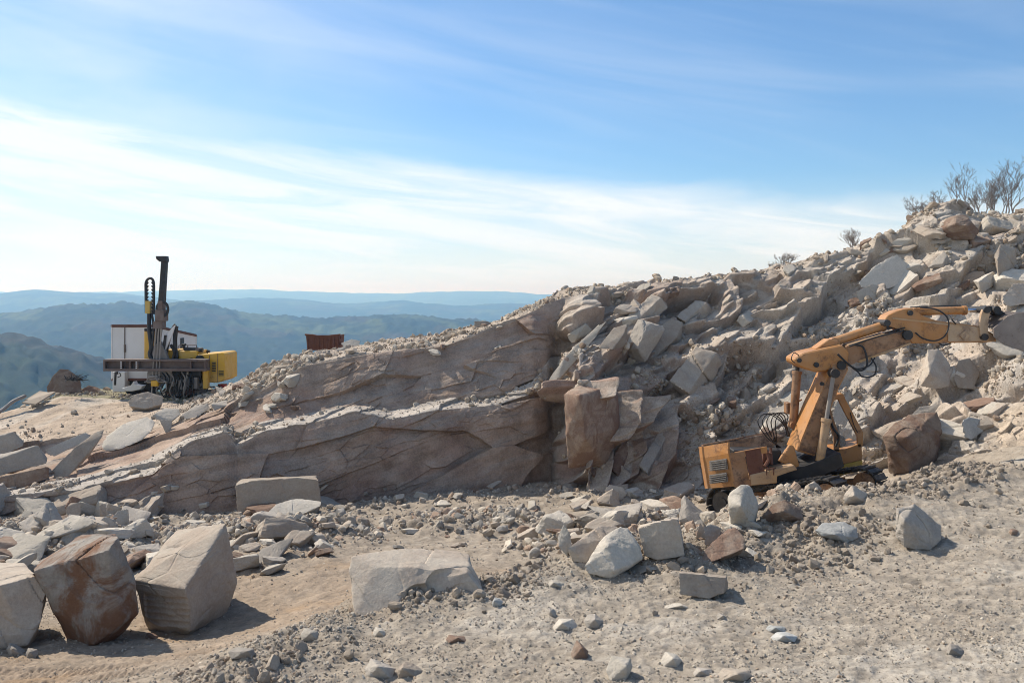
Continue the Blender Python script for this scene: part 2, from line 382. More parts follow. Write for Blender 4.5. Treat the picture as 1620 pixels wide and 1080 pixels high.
def build_face():
    cols = []
    for c in FACE:
        q = [P(*p) for p in c]
        b = q[4]; lowleft = c[0][0] < 880
        d1, d2, d3 = ((8, -0.3), (15, -5), (26, -15)) if 120 < c[0][0] < 365 else ((7, -3.0), (16, -9), (26, -15)) if lowleft else ((8, -0.4), (18, -3), (34, -12))
        out = Vector((b.x, b.y, 0)).normalized()
        for dd, dzz in (d1, d2, d3): q.append(Vector((b.x+out.x*dd, b.y+out.y*dd, b.z+dzz)))
        if lowleft: q[0].z -= 0.25
        cols.append([tuple(v) for v in q])
    C = np.array(cols)                                          # columns x rows x 3
    nrow = [170, 60, 170, 60, 26, 12, 8]
    key = np.array([c[0][0] for c in FACE], float)
    # dense in view, sparse outside it
    kx = np.concatenate([np.linspace(-1500, -520, 40, endpoint=False), np.linspace(-520, -60, 90, endpoint=False), np.linspace(-60, 1700, 1500, endpoint=False), np.linspace(1700, 2300, 130, endpoint=False), np.linspace(2300, 3300, 50)])
    G = np.zeros((len(kx), C.shape[1], 3))
    for r in range(C.shape[1]):
        for a in range(3): G[:, r, a] = np.interp(kx, key, C[:, r, a])
    rows = []
    for r in range(C.shape[1]-1):
        t = np.linspace(0, 1, nrow[r], endpoint=False)
        rows.append(G[:, r, None, :]*(1-t)[None, :, None]+G[:, r+1, None, :]*t[None, :, None])
    rows.append(G[:, -1:, :])
    V = np.concatenate(rows, 1).transpose(1, 0, 2)              # rows x cols x 3
    nv, nu = V.shape[:2]
    band = np.concatenate([np.full(n, i) for i, n in enumerate(nrow)]+[[6]])[:, None]*np.ones((1, nu))
    tt = np.concatenate([np.linspace(0, 1, n, endpoint=False) for n in nrow]+[[1.0]])[:, None]*np.ones((1, nu))
    KX = np.ones((nv, 1))*kx[None]
    # smooth base, its normals
    S = V.copy()
    for _ in range(5):
        S[1:-1] = (S[:-2]+2*S[1:-1]+S[2:])/4; S[:, 1:-1] = (S[:, :-2]+2*S[:, 1:-1]+S[:, 2:])/4
    B = S.copy()
    for _ in range(14):
        B[1:-1] = (B[:-2]+2*B[1:-1]+B[2:])/4; B[:, 1:-1] = (B[:, :-2]+2*B[:, 1:-1]+B[:, 2:])/4
    du = np.gradient(B, axis=1); dv = np.gradient(B, axis=0)
    nrm = np.cross(du, dv); nrm /= np.linalg.norm(nrm, axis=-1, keepdims=True)+1e-9
    X, Y, Z = S[..., 0], S[..., 1], S[..., 2]
    right = sstep(862, 900, KX); left = 1-right
    up = Z+0.75*Y*0.6                                           # runs up walls and slopes alike
    wx = fbm(X/3, Z/3, Y/3, 3, 81)*0.6; wz = fbm(X/3, Z/3, Y/3, 3, 82)*0.6
    def rot(a, x, y): return x*math.cos(a)+y*math.sin(a), -x*math.sin(a)+y*math.cos(a)
    # right side: blocky beds that dip steeply to the lower left
    s, t = rot(math.radians(44), X+wx*0.9, Z*1.25+0.45*Y+wz*0.9)
    H1, I1, E1 = facets(s/2.3, t/1.35, 3, 1.2, 1.0)
    H2, I2, E2 = facets(s/0.95+5, t/0.62, 4, 1.3, 0.6)
    s2, t2 = rot(math.radians(66), X+wx*0.5, Z+wz*0.5)               # standing joint columns in the wall corner
    HC, IC, EC = facets(s2/2.3, t2/0.95, 5, 1.0, 1.5)
    H3, I3, E3 = facets(s/0.42, t/0.24, 6, 1.4)
    # left side: broad sawn-looking beds, gently dipping
    a, b = rot(math.radians(19), X+wx*0.45, Z*1.1+0.2*Y+wz*0.35)
    J1, K1, D1 = facets(a/4.2, b/1.5, 11, 1.1, 0.45)
    J2, K2, D2 = facets(a/1.6, b/0.55, 12, 1.2, 0.4)
    f1 = fbm(X/0.5, Y/0.5, Z/0.5, 4, 84); f2 = fbm(X/0.12, Y/0.12, Z/0.12, 3, 85)
    big = fbm(X/2.0, Y/2.0, Z/2.0, 3, 86)
    steep = ((band == 0) | (band == 2)).astype(float)*np.clip(np.minimum(tt, 1-tt)*9+0.35, 0, 1)
    bank = (band == 1).astype(float); behind = (band >= 3).astype(float)
    # rubble patches between the blocks on the right slope, a bare dusty bank at the far right
    rub = right*sstep(0.08, 0.35, fbm(X/2.6, Y/2.6, Z/2.6, 3, 88)+0.30*np.clip((KX-1270)/160, -1, 0.30))
    rub = np.maximum(rub, right*(band == 0)*sstep(1060, 1130, KX)*sstep(1420, 1360, KX)*0.8)
    sand = right*sstep(1530, 1590, KX)*sstep(2300, 1800, KX)*(band == 0)*sstep(0.95, 0.6, tt)
    blocky = right*(1-0.45*rub)*(1-sand)*np.where(band >= 3, 0.35, 1)
    colm = (band == 0)*sstep(888, 905, KX)*sstep(1150, 1090, KX)*np.clip(tt*5, 0, 1)
    H1 = H1*(1-colm)+HC*1.15*colm; H2 = H2*(1-0.5*colm)
    edge = sstep(0.0, 0.10, E1)
    D = blocky*(1-0.55*(band == 2)*sstep(0.7, 1, tt))*(0.48*H1*1.0+0.19*H2+0.030*H3 - 0.08*(1-edge))
    for _ in range(3):                                          # broken edges a hand wide, not a knife cut
        D[1:-1] = (D[:-2]+2*D[1:-1]+D[2:])/4; D[:, 1:-1] = (D[:, :-2]+2*D[:, 1:-1]+D[:, 2:])/4
    D += left*steep*sstep(884, 840, KX)*(0.20*J1+0.050*J2*sstep(-.1, .3, fbm(a/1.5, b/0.8, Y*0, 2, 97))+0.030*f1+0.030*facets(a/0.55, b/0.22, 13, 1.0)[0]*sstep(-.2, .3, fbm(a/2, b, Y*0, 2, 98))+0.04*fbm(a/1.3, b/0.5, Y*0, 4, 96))
    D += left*bank*(0.07*J2+0.05*f1) + behind*(0.07*f1+0.05*H3*0.8+0.10*big)*(1-0.75*left*sstep(330, 200, KX))
    D += rub*(0.07*H3+0.06*f1) + right*0.15*big*(1-sand)
    D += 0.022*f1+0.014*f2*(1-0.6*left*steep) + sand*0.03*f1
    W = S+nrm*D[..., None]
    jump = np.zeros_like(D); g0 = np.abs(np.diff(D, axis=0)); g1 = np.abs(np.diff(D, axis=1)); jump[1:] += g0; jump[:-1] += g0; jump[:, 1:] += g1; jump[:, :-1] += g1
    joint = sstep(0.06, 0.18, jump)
    # (colours follow) at the foot and far out
    # colours of the stone: buff and grey, purplish-red iron-stained beds, grey dust streaks
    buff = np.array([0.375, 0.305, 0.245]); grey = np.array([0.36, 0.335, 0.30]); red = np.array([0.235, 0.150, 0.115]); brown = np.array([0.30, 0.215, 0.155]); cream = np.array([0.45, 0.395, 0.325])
    def mx(c, k, q): k = np.clip(k, 0, 1)[..., None]; return c*(1-k)+q*k
    c = buff*np.ones((nv, nu, 1))
    n1 = fbm(X/1.8, Y/1.8, Z/1.8, 4, 91); n2 = fbm(X/0.6, Y/0.6, Z/0.6, 4, 92)
    n3 = fbm(a/1.6, b/0.25, Y*0, 4, 93)                          # along the bedding
    c = mx(c, right*(0.55*I1+0.3*I2), cream); c = mx(c, right*sstep(0.55, 0.8, I2)*0.5, grey)
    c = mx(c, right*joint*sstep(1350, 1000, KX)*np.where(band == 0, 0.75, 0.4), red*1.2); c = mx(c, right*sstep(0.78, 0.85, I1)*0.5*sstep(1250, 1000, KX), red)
    c = mx(c, left*steep*0.85, np.array([0.262, 0.196, 0.152])); c = mx(c, left*steep*sstep(-0.15, 0.35, n1)*0.55, red*0.95)
    c = mx(c, left*steep*sstep(0.0, 0.4, n3)*0.45, grey*0.66)
    c = mx(c, left*steep*sstep(0.1, 0.5, -n3)*0.5, brown*0.62)
    c = mx(c, sstep(0.2, 0.5, n2)*(0.35-0.2*left*steep), cream); c = mx(c, sstep(0.2, 0.5, -n2)*0.3, brown)
    c = mx(c, np.maximum(rub*0.7, bank*left*0.8), np.array([0.40, 0.365, 0.32])); c = mx(c, behind*0.65, np.array([0.375, 0.318, 0.255]))
    c = mx(c, sand, np.array([0.42, 0.345, 0.265]))
    ramp_ = left*behind*(band == 3)*sstep(330, 200, KX)
    c = mx(c, ramp_*0.85, np.array([0.40, 0.315, 0.235])*np.ones(3)); c = mx(c, ramp_*sstep(0.0, 0.4, fbm(X/0.8-Y/3.0, Y/5, Z*0, 3, 95))*0.6, np.array([0.47, 0.42, 0.35]))
    c = mx(c, left*(band >= 4)*0.7*sstep(560, 300, KX), np.array([0.16, 0.155, 0.075]))
    c = c*np.where(left*steep > 0.5, 1.16, 0.96)[..., None]
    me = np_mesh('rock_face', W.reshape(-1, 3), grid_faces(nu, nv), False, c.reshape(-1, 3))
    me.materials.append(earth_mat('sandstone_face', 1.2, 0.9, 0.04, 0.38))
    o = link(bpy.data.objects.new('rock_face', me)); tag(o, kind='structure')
    return o, W, band, KX, rub, nrm
face, FW, FBAND, FKX, FRUB, FNRM = build_face()

# ---- measured points on the built land
def _bvh(o):
    me = o.data; v = np.empty(len(me.vertices)*3, np.float32); me.vertices.foreach_get('co', v)
    f = np.empty(len(me.loops), np.int32); me.loops.foreach_get('vertex_index', f)
    return BVHTree.FromPolygons([tuple(x) for x in v.reshape(-1, 3).tolist()], f.reshape(-1, 4).tolist())
BV = [_bvh(ground), _bvh(face)]
def hit(px, py):
    d = P(px, py, 1.0)-Vector((0, 0, EYE_Z)); best = None
    for b in BV:
        loc, n, i, dist = b.ray_cast(Vector((0, 0, EYE_Z)), d)
        if loc is not None and (best is None or dist < best[2]): best = (loc, n, dist)
    return (best[0], best[1]) if best else (P(px, py, 40), Vector((0, 0, 1)))
def drop(x, y):
    best = None
    for b in BV:
        loc, n, i, dist = b.ray_cast(Vector((x, y, 30)), Vector((0, 0, -1)))
        if loc is not None and (best is None or loc.z > best[0].z): best = (loc, n)
    return best if best else (Vector((x, y, 0)), Vector((0, 0, 1)))
# ================================================================== STONE
rng = np.random.default_rng(7); rnd = random.Random(7)
def cube_sphere(m):
    """evenly gridded closed sphere: directions and quads"""
    idx = {}; V = []; Fq = []
    def vid(p):
        k = tuple(int(round(c*4096)) for c in p)
        if k not in idx: idx[k] = len(V); V.append(p)
        return idx[k]
    for ax in range(3):
        for sg in (-1, 1):
            g = [[None]*(m+1) for _ in range(m+1)]
            for i in range(m+1):
                for j in range(m+1):
                    a = math.tan((i/m*2-1)*math.pi/4); b = math.tan((j/m*2-1)*math.pi/4)
                    p = [0, 0, 0]; p[ax] = sg; p[(ax+1) % 3] = a*sg; p[(ax+2) % 3] = b
                    g[i][j] = vid(p)
            for i in range(m):
                for j in range(m): Fq.append((g[i][j], g[i+1][j], g[i+1][j+1], g[i][j+1]))
    V = np.array(V); V /= np.linalg.norm(V, axis=1, keepdims=True)
    return V, np.array(Fq)
CS = {m: cube_sphere(m) for m in (2, 3, 12, 20, 34, 60, 84)}
def poly_radius(dirs, n, c, k=60.0):
    q = dirs@n.T                                                # facets of a convex body, edges barely worn
    r = np.where(q > 0.02, c[None]/np.maximum(q, 0.02), 50.0)
    r0 = r.min(1, keepdims=True)
    rad = (r0-np.log(np.exp(-(r-r0)*k/r0).sum(1, keepdims=True))*r0/k)[:, 0]
    two = np.partition(r, 1, axis=1)[:, 1]                      # closeness to an edge, for the chips
    poly_radius.edge = np.exp(-(two-r0[:, 0])/(0.07*r0[:, 0]))
    return rad
def unit(v): v = np.asarray(v, float); return v/np.linalg.norm(v, axis=-1, keepdims=True)
def rand_planes(kind, rg):
    ax = np.array([[1,0,0],[-1,0,0],[0,1,0],[0,-1,0],[0,0,1],[0,0,-1]], float)
    if kind == 'block':
        n = unit(ax+rg.normal(0, 0.13, (6, 3))); c = rg.uniform(0.86, 1.0, 6)
        e = unit(rg.normal(0, 1, (5, 3))); ce = rg.uniform(1.0, 1.35, 5)
    elif kind == 'slab':
        t = rg.uniform(0, 6.28)+np.arange(6)*1.047+rg.normal(0, 0.22, 6)
        side = np.stack([np.cos(t), np.sin(t), rg.normal(0, 0.22, 6)], 1)
        n = unit(np.vstack([side, ax[4:]+rg.normal(0, 0.05, (2, 3))])); c = np.concatenate([rg.uniform(0.72, 1.0, 6), [0.98, 0.98]])
        e = unit(rg.normal(0, 1, (3, 3))); ce = rg.uniform(0.95, 1.25, 3)
    else:
        n = unit(np.vstack([ax, rg.normal(0, 1, (5, 3))])+rg.normal(0, 0.3, (11, 3))); c = rg.uniform(0.72, 1.0, 11)
        e = unit(rg.normal(0, 1, (2, 3))); ce = rg.uniform(0.7, 0.95, 2)
    return np.vstack([n, e]), np.concatenate([c, ce])
def roughen(v, size, seed, amt=1.0, bed=True, edge=None):
    x, y, z = (v/size).T; o = seed*3.1
    d = 0.035*fbm(x*1.6+o, y*1.6, z*1.6, 4, 61)+0.014*fbm(x*7+o, y*7, z*7, 3, 62)
    f = facets(x*2.2+z*1.3+o, y*2.2-z*1.1, 63, 0.8)
    d = d+0.018*f[0]-0.012*(1-sstep(0, 0.08, f[2]))
    if bed: d = d+0.004*np.sign(np.sin(z*33+9*fbm(x*2, y*2, z*2+o, 2, 64)))
    if edge is not None: d = d-edge*0.060*np.clip(fbm(x*3.3+o, y*3.3, z*3.3, 3, 65)+0.12, 0, 1)
    return v+unit(v)*(d*size*amt)[:, None]
def rock_mat(name, c1, c2, stain=None):
    m, nt, b = new_mat(name)
    co = coord(nt); oi = nt.nodes.new('ShaderNodeObjectInfo')
    vm = nt.nodes.new('ShaderNodeVectorMath'); vm.operation = 'ADD'; nt.links.new(co, vm.inputs[0])
    cx = nt.nodes.new('ShaderNodeCombineXYZ'); nt.links.new(mth(nt, 'MULTIPLY', oi.outputs['Random'], 37.0), cx.inputs[0]); nt.links.new(cx.outputs[0], vm.inputs[1])
    v = vm.outputs[0]
    n1 = noise(nt, v, 2.1, 6, 0.65, 0.4); n2 = noise(nt, v, 22, 5, 0.7)
    c = mixc(nt, ramp(nt, n1, 0.32, 0.70), c1, c2)
    if stain: c = mixc(nt, mth(nt, 'MULTIPLY', ramp(nt, noise(nt, v, 1.3, 5, 0.7, 0.8), 0.38, 0.58), 0.85), c, stain)
    g = mth(nt, 'MULTIPLY', ramp(nt, n2, 0.25, 0.78, 0.86, 1.12), ramp(nt, oi.outputs['Random'], 0, 1, 0.76, 1.06))
    s = nt.nodes.new('ShaderNodeVectorMath'); s.operation = 'SCALE'; nt.links.new(c, s.inputs[0]); nt.links.new(g, s.inputs[3])
    nt.links.new(s.outputs[0], b.inputs['Base Color'])
    b.inputs['Roughness'].default_value = 0.92; b.inputs['Specular IOR Level'].default_value = 0.18
    bump(nt, b, mth(nt, 'ADD', noise(nt, v, 7, 8, 0.75), mth(nt, 'MULTIPLY', noise(nt, v, 34, 5, 0.7), 0.35)), 0.8, 0.03)
    return m
RM = {
    'buff': rock_mat('buff_sandstone', (0.385, 0.315, 0.250), (0.44, 0.385, 0.315)),
    'pale': rock_mat('pale_sandstone', (0.46, 0.415, 0.345), (0.52, 0.47, 0.40)),
    'grey': rock_mat('grey_sandstone', (0.325, 0.292, 0.253), (0.405, 0.362, 0.308)),
    'brown': rock_mat('brown_sandstone', (0.265, 0.195, 0.145), (0.35, 0.275, 0.215), (0.20, 0.125, 0.09)),
    'rust': rock_mat('rust_stained_sandstone', (0.31, 0.285, 0.25), (0.40, 0.365, 0.32), (0.20, 0.085, 0.035)),
    'blue': rock_mat('blue_grey_stone', (0.33, 0.335, 0.32), (0.45, 0.44, 0.41)),
}
EYE = Vector((0, 0, EYE_Z))
HERO = []
def hull_planes(pts):
    bm = bmesh.new()
    for p in pts: bm.verts.new(p)
    r = bmesh.ops.convex_hull(bm, input=bm.verts)
    n = []; c = []
    for f in bm.faces:
        f.normal_update(); n.append(tuple(f.normal)); c.append(f.normal.dot(f.verts[0].co))
    bm.free(); n = np.array(n); c = np.array(c)
    s = np.where(c < 0, -1, 1)[:, None]; return n*s, np.abs(c)
def boulder(name, cat, label, mat, base, pts, m=34, rough=1.0, carve=(), group=None, lift=0.0, bed=True, foot=0, grooves=()):
    """A stone measured from its corners: base = the pixel where it meets what carries it, pts = (column, row, metres farther than that)."""
    b, _ = hit(*base); d0 = b.y-lift
    q = np.array([tuple(P(px, py, d0+dd)) for px, py, dd in pts])
    if foot:                                                     # the hidden underside it stands on
        c0 = q.mean(0); e = q.copy(); e[:, :2] = c0[:2]+(e[:, :2]-c0[:2])*foot; e[:, 2] = b.z-0.12; q = np.vstack([q, e])
    cen = (q.max(0)+q.min(0))/2; q = q-cen
    ext = np.ptp(q, axis=0)/2; ext = np.maximum(ext, ext.max()*0.18)
    n, c = hull_planes([tuple(p/ext) for p in q])
    k = c > 1e-4; n, c = n[k], c[k]
    dirs, f = CS[m]
    v = dirs*poly_radius(dirs, n, c, 260)[:, None]*ext; eg = poly_radius.edge
    size = float(np.mean(ext)*2)
    v = roughen(v, size, len(HERO)+1, rough*0.8, bed, eg)
    for px, py, dd, rad, dep in carve:                          # shell-shaped flakes broken off
        cc = np.array(P(px, py, d0+dd))-cen; dist = np.linalg.norm(v-cc, axis=1)/rad
        k = np.clip(1-dist**2, 0, 1); v = v-unit(v)*(k**0.45*dep)[:, None]
    for (g0, g1, rad, dep) in grooves:                           # half pipes left by the drill
        A_, B_ = np.array(P(*g0[:2], d0+g0[2]))-cen, np.array(P(*g1[:2], d0+g1[2]))-cen; ab = B_-A_
        t = np.clip(((v-A_)@ab)/(ab@ab), 0, 1); dist = np.linalg.norm(v-A_-t[:, None]*ab, axis=1)/rad
        v = v+np.array([0.25, 1, 0])*(np.clip(1-dist**2, 0, 1)**0.5*dep)[:, None]
    low = v[:, 2].min(); org = np.array([0, 0, low])
    me = np_mesh(name, v-org, f, m >= 18); me.materials.append(RM[mat])
    if m >= 18 and hasattr(me, 'set_sharp_from_angle'): me.set_sharp_from_angle(angle=math.radians(28))
    o = link(bpy.data.objects.new(name, me)); o.location = cen+org
    tag(o, label, cat, group); HERO.append(o); return o
B = boulder
# three great blocks at the lower left
B('boulder','boulder','great split block with drill grooves on its front, rightmost of the three','buff',(290,1000),[(209,917,.1),(293,932,-.35),(302,998,-.25),(257,989,-.1),(222,968,.1),(358,826,1.0),(377,918,1.1),(363,942,1.1),(277,840,1.7),(334,838,1.6),(253,872,.9),(250,925,1.8),(330,842,1.8),(362,925,1.9)],84,.7,foot=.72,grooves=[((232,y,.05),(299,y+6,-.3),.055,.045) for y in (943,953,963,973,983)])
B('boulder','boulder','great tilted block with an orange rust stain, middle of the three blocks','rust',(150,1018),[(53,903,0),(172,868,-.1),(186,850,.2),(214,912,.25),(220,968,.3),(193,988,0),(147,1019,-.1),(130,845,1.1),(182,846,1.1),(60,888,.9),(110,975,1.2),(210,955,1.2)],84,.7,[(150,905,-.1,.45,.06)],foot=.45)
B('boulder','boulder','great grey-brown block cut by the photo edge beside the rust-stained block','buff',(20,1026),[(-80,930,0),(0,924,0),(58,908,.3),(76,938,.3),(63,990,.15),(45,1021,0),(-60,1037,-.1),(-70,885,1.5),(40,888,1.5),(72,948,1.3),(-70,985,1.5)],84,.7,[(20,950,0,.5,.07)],foot=.7,bed=False)
# the long slab half behind the bank of gravel
B('boulder','boulder','huge smooth slab with a scooped broken edge behind the gravel bank','buff',(530,966),[(556,879,.45),(620,868,.75),(667,865,.9),(742,875,.95),(750,903,.55),(768,942,.3),(700,1000,-.15),(610,1000,-.3),(560,980,-.25),(551,905,.25),(590,897,.26),(660,898,.32),(740,905,.35)],84,.6,[(672,948,-.20,.40,.30),(712,925,.10,.34,.24),(738,955,.0,.36,.26),(705,985,-.2,.4,.25)],bed=False,foot=.95)
# on the haul road
B('boulder','boulder','rounded grey boulder alone on the pale haul road','grey',(1455,868),[(1418,804,.25),(1447,797,.35),(1488,830,.3),(1489,853,.1),(1473,869,-.05),(1430,866,-.05),(1416,848,.1),(1440,806,.9),(1480,850,.9),(1425,850,.8),(1430,822,-.1)],60,1.1)
B('boulder','boulder','bluish white rock lying on the brown clods before the excavator tracks','blue',(1325,858),[(1288,838,.1),(1300,826,.3),(1335,825,.4),(1356,834,.3),(1357,850,.1),(1340,859,0),(1300,848,0),(1320,845,-.12),(1300,850,.6),(1350,850,.6)],34,1.2)
B('boulder','boulder','oblong grit-crusted block at the edge of the clods on the haul road','buff',(1110,945),[(1073,905,.1),(1148,913,.1),(1152,922,.3),(1146,938,0),(1118,947,-.05),(1075,940,-.02),(1078,903,.45),(1150,910,.5),(1150,935,.5)],34,1.1)
# heap of blocks in the middle of the pit
g = 'blocks heaped in the pit before the excavator'
B('boulder','boulder','big square-faced tan block standing upright in the heap','buff',(1045,884),[(1009,835,.1),(1040,824,0),(1072,820,.05),(1083,878,.0),(1040,886,-.1),(1020,879,0),(1012,830,1.0),(1072,818,1.0),(1085,875,1.0)],34,.6,group=g)
B('boulder','boulder','pale pointed boulder at the front of the heap left of the square block','pale',(970,914),[(923,896,.05),(957,845,.4),(982,833,.6),(994,834,.7),(1015,866,.4),(1016,885,.3),(974,902,-.05),(969,917,0),(929,909,.0),(962,862,.15),(1010,885,1.1),(935,890,1.0)],34,.9,group=g)
B('boulder','boulder','broad buff slab leaning behind the pale pointed boulder','buff',(915,890),[(899,866,0),(950,830,.7),(974,832,.8),(990,845,.7),(935,893,0),(905,888,0),(900,875,.0),(960,880,1.2),(905,870,1.1)],34,.9,group=g)
B('flat_rock','flat rock','long flat slab lying across the back of the heap','buff',(935,830),[(899,813,0),(945,810,.4),(1000,826,.3),(986,836,0),(940,832,-.1),(905,818,-.1),(990,820,.8)],20,.9,group=g)
B('flat_rock','flat rock','upper pale slab with a dark shaded end at the back of the heap','pale',(980,822),[(940,808,.1),(975,805,.5),(1008,810,.5),(1010,822,.2),(1003,835,.0),(985,822,-.1),(950,814,-.1)],20,.9,group=g)
B('flat_rock','flat rock','low pale wedge along the bottom edge of the heap','pale',(1020,905),[(970,916,0),(1011,886,.4),(1082,883,.5),(1088,888,.3),(1024,903,-.1),(980,918,-.05),(1050,905,.2),(1080,900,1)],34,.9,group=g)
B('boulder','boulder','rounded brown slab at the right of the heap below the upright rock','brown',(1130,890),[(1104,892,0),(1115,868,.2),(1150,838,.6),(1163,834,.6),(1178,851,.4),(1178,867,.2),(1137,884,0),(1116,893,-.05),(1170,880,1)],34,.9,group=g)
B('boulder','boulder','tall pale rock standing on end in front of the excavator track','pale',(1172,838),[(1149,783,.15),(1171,765,.3),(1187,767,.4),(1200,795,.35),(1196,809,.2),(1190,836,.1),(1155,838,.1),(1152,803,.0),(1172,800,-.2),(1185,770,.9),(1195,830,.9),(1155,830,.8)],34,.9,group=g)
B('boulder','boulder','curved grey-buff block between the square block and the tall rock','buff',(1115,865),[(1101,846,0),(1110,818,.2),(1135,809,.4),(1138,824,.3),(1114,864,0),(1102,866,0),(1135,860,.8)],20,.9,group=g)
B('boulder','boulder','small rounded grey stone tucked against the curved block','grey',(1120,864),[(1112,832,.0),(1125,827,.1),(1142,834,.1),(1138,858,0),(1115,865,-.1),(1130,850,.5)],20,.9,group=g,lift=.35)
B('boulder','boulder','small brown stone lying on the rounded brown slab','brown',(1135,865),[(1122,852,0),(1140,839,.1),(1157,838,.2),(1150,852,0),(1128,864,-.1),(1145,855,.4)],20,.9,group=g,lift=.4)
B('boulder','boulder','dark reddish rock in front of the middle of the near track','brown',(1235,822),[(1204,816,0),(1222,797,.1),(1243,789,.2),(1268,803,.2),(1272,824,0),(1208,826,0),(1240,808,-.15),(1262,815,.7)],34,.9,group=g)
B('boulder','boulder','tan pointed rock between the fronts of the two tracks','buff',(1350,795),[(1333,784,0),(1348,767,.1),(1373,780,.2),(1372,797,0),(1335,797,-.05),(1352,783,-.15),(1360,785,.5)],20,.9,group=g)
B('boulder','boulder','white chipped rock on the stones behind the heap','pale',(972,792),[(956,775,.1),(963,765,.2),(985,770,.2),(993,780,.1),(980,797,0),(960,795,0),(975,785,.5)],20,1.0,group=g)
B('flat_rock','flat rock','flat pale stone on the rubble left of the white chipped rock','pale',(895,788),[(880,786,0),(890,779,.2),(907,779,.2),(908,784,0),(885,789,-.05)],20,.9,group=g)
B('boulder','boulder','pale upright shard at the left end of the heap','pale',(895,880),[(882,850,.1),(892,828,.2),(902,845,.1),(905,868,0),(897,880,-.05),(884,865,0),(898,860,.4)],20,1.0,group=g)
# against the wall foot and in front of it
B('boulder','boulder','long rectangular block with rounded edges lying along the wall foot','buff',(440,812),[(372,767,.1),(400,760,.1),(470,755,.1),(504,760,.1),(508,795,.0),(502,812,0),(440,815,-.1),(376,814,-.05),(380,757,.8),(500,752,.8),(505,800,.8)],34,.8)
B('flat_rock','flat rock','lit tan slab lying on the stones in front of the long rectangular block','pale',(465,818),[(422,811,.0),(437,797,.2),(467,788,.4),(509,793,.4),(507,800,.2),(473,816,-.1),(440,817,-.05),(490,810,.5)],34,.8)
B('flat_rock','flat rock','sunlit tilted slab on the debris at the inner corner of the wall','buff',(820,762),[(786,740,.0),(800,737,.1),(818,740,.2),(824,748,.1),(812,759,0),(800,757,-.1)],20,.8)
B('flat_rock','flat rock','flat grey slab lying at the wall foot below the tilted slab','grey',(775,770),[(756,757,.1),(785,754,.2),(794,761,.1),(777,772,-.05),(760,767,-.05),(792,768,.2)],20,.8)
# heap at the left below the bench
g = 'broken stones heaped behind the great blocks'
B('flat_rock','flat rock','broad white flat slab on top of the left heap','pale',(120,858),[(82,844,0),(103,817,.4),(148,814,.6),(158,830,.5),(150,843,.2),(120,858,-.1),(90,857,-.05),(140,850,.5)],34,.9,group=g)
B('boulder','boulder','grey pyramid-shaped rock behind the broad white slab','grey',(80,842),[(52,816,.1),(73,793,.3),(84,794,.4),(100,822,.3),(92,834,0),(78,842,-.1),(66,820,-.1),(85,830,.7)],34,.9,group=g)
B('boulder','boulder','buff corner block standing behind the broad white slab','buff',(118,822),[(105,802,.1),(112,795,.2),(127,793,.2),(128,812,.1),(118,824,0),(104,820,0),(122,815,.5)],20,.9,group=g)
B('boulder','boulder','thin stone standing upright like a post right of the white slab','buff',(163,822),[(157,800,0),(160,796,.05),(167,796,.1),(169,815,.05),(166,824,0),(158,822,0),(165,815,.3)],20,.9,group=g)
B('boulder','boulder','smooth dark grey stone leaning at the right of the white slab','grey',(172,842),[(158,822,.05),(165,816,.1),(175,819,.1),(184,830,.1),(174,843,0),(163,836,-.05),(175,830,.4)],20,.7,group=g)
B('boulder','boulder','pale three-sided block in front of the shaded lower wall','pale',(190,834),[(176,820,0),(185,808,.1),(203,804,.2),(204,828,.15),(192,834,-.05),(180,828,0),(200,825,.5)],20,.8,group=g)
B('boulder','boulder','buff wedge stone below the three-sided block','buff',(190,850),[(174,842,0),(184,833,.1),(200,838,.2),(206,848,.1),(195,852,-.05),(180,850,-.05),(200,845,.4)],20,.9,group=g)
B('boulder','boulder','grey shoulder of stone wedged between the two great blocks','grey',(225,890),[(192,870,.2),(225,862,.4),(252,858,.5),(256,868,.3),(240,900,0),(205,905,0),(195,890,0),(235,880,.8)],34,.7,group=g)
# slabs stacked at the left edge and along the bench
g = 'slabs lying along the bench at the left'
B('flat_rock','flat rock','top grey slab of the stack at the left edge of the photo','grey',(20,722),[(-40,695,.1),(0,690,0),(22,682,.1),(38,697,.1),(37,706,.0),(0,724,-.1),(-40,738,-.1),(10,700,.9),(-30,700,.9)],34,.8,group=g,lift=.5)
B('flat_rock','flat rock','middle grey-green slab of the stack at the left edge','grey',(40,750),[(-40,735,0),(0,725,0),(60,703,.2),(75,724,.15),(73,733,.0),(0,753,-.1),(-40,764,-.1),(65,715,.9),(-30,725,.9)],34,.7,group=g,lift=.3)
B('flat_rock','flat rock','bottom slab of the stack at the left edge','brown',(40,770),[(-40,765,0),(0,754,0),(77,737,.2),(79,756,.1),(42,770,-.05),(-40,778,-.1),(70,745,.9),(-30,760,.9)],34,.8,group=g)
B('flat_rock','flat rock','long white slab sloping up beside the left stack','pale',(110,722),[(71,711,0),(135,683,.5),(145,688,.6),(143,694,.4),(85,722,-.05),(74,719,-.05),(130,700,.6)],34,.8,group=g)
B('flat_rock','flat rock','long brown beam-like slab lying below the white sloping slab','buff',(110,752),[(78,746,0),(120,706,.4),(155,680,.9),(166,678,.9),(163,690,.7),(104,757,-.1),(84,757,-.1),(140,725,.5)],34,.9,group=g)
B('flat_rock','flat rock','big lens-shaped slab with a lit flat top below the drill rig','pale',(195,716),[(160,706,.0),(166,690,.4),(200,667,.9),(233,659,1.1),(246,667,1.0),(240,681,.5),(225,696,.2),(192,710,-.1),(167,715,-.1),(230,690,1.0)],34,.7,group=g)
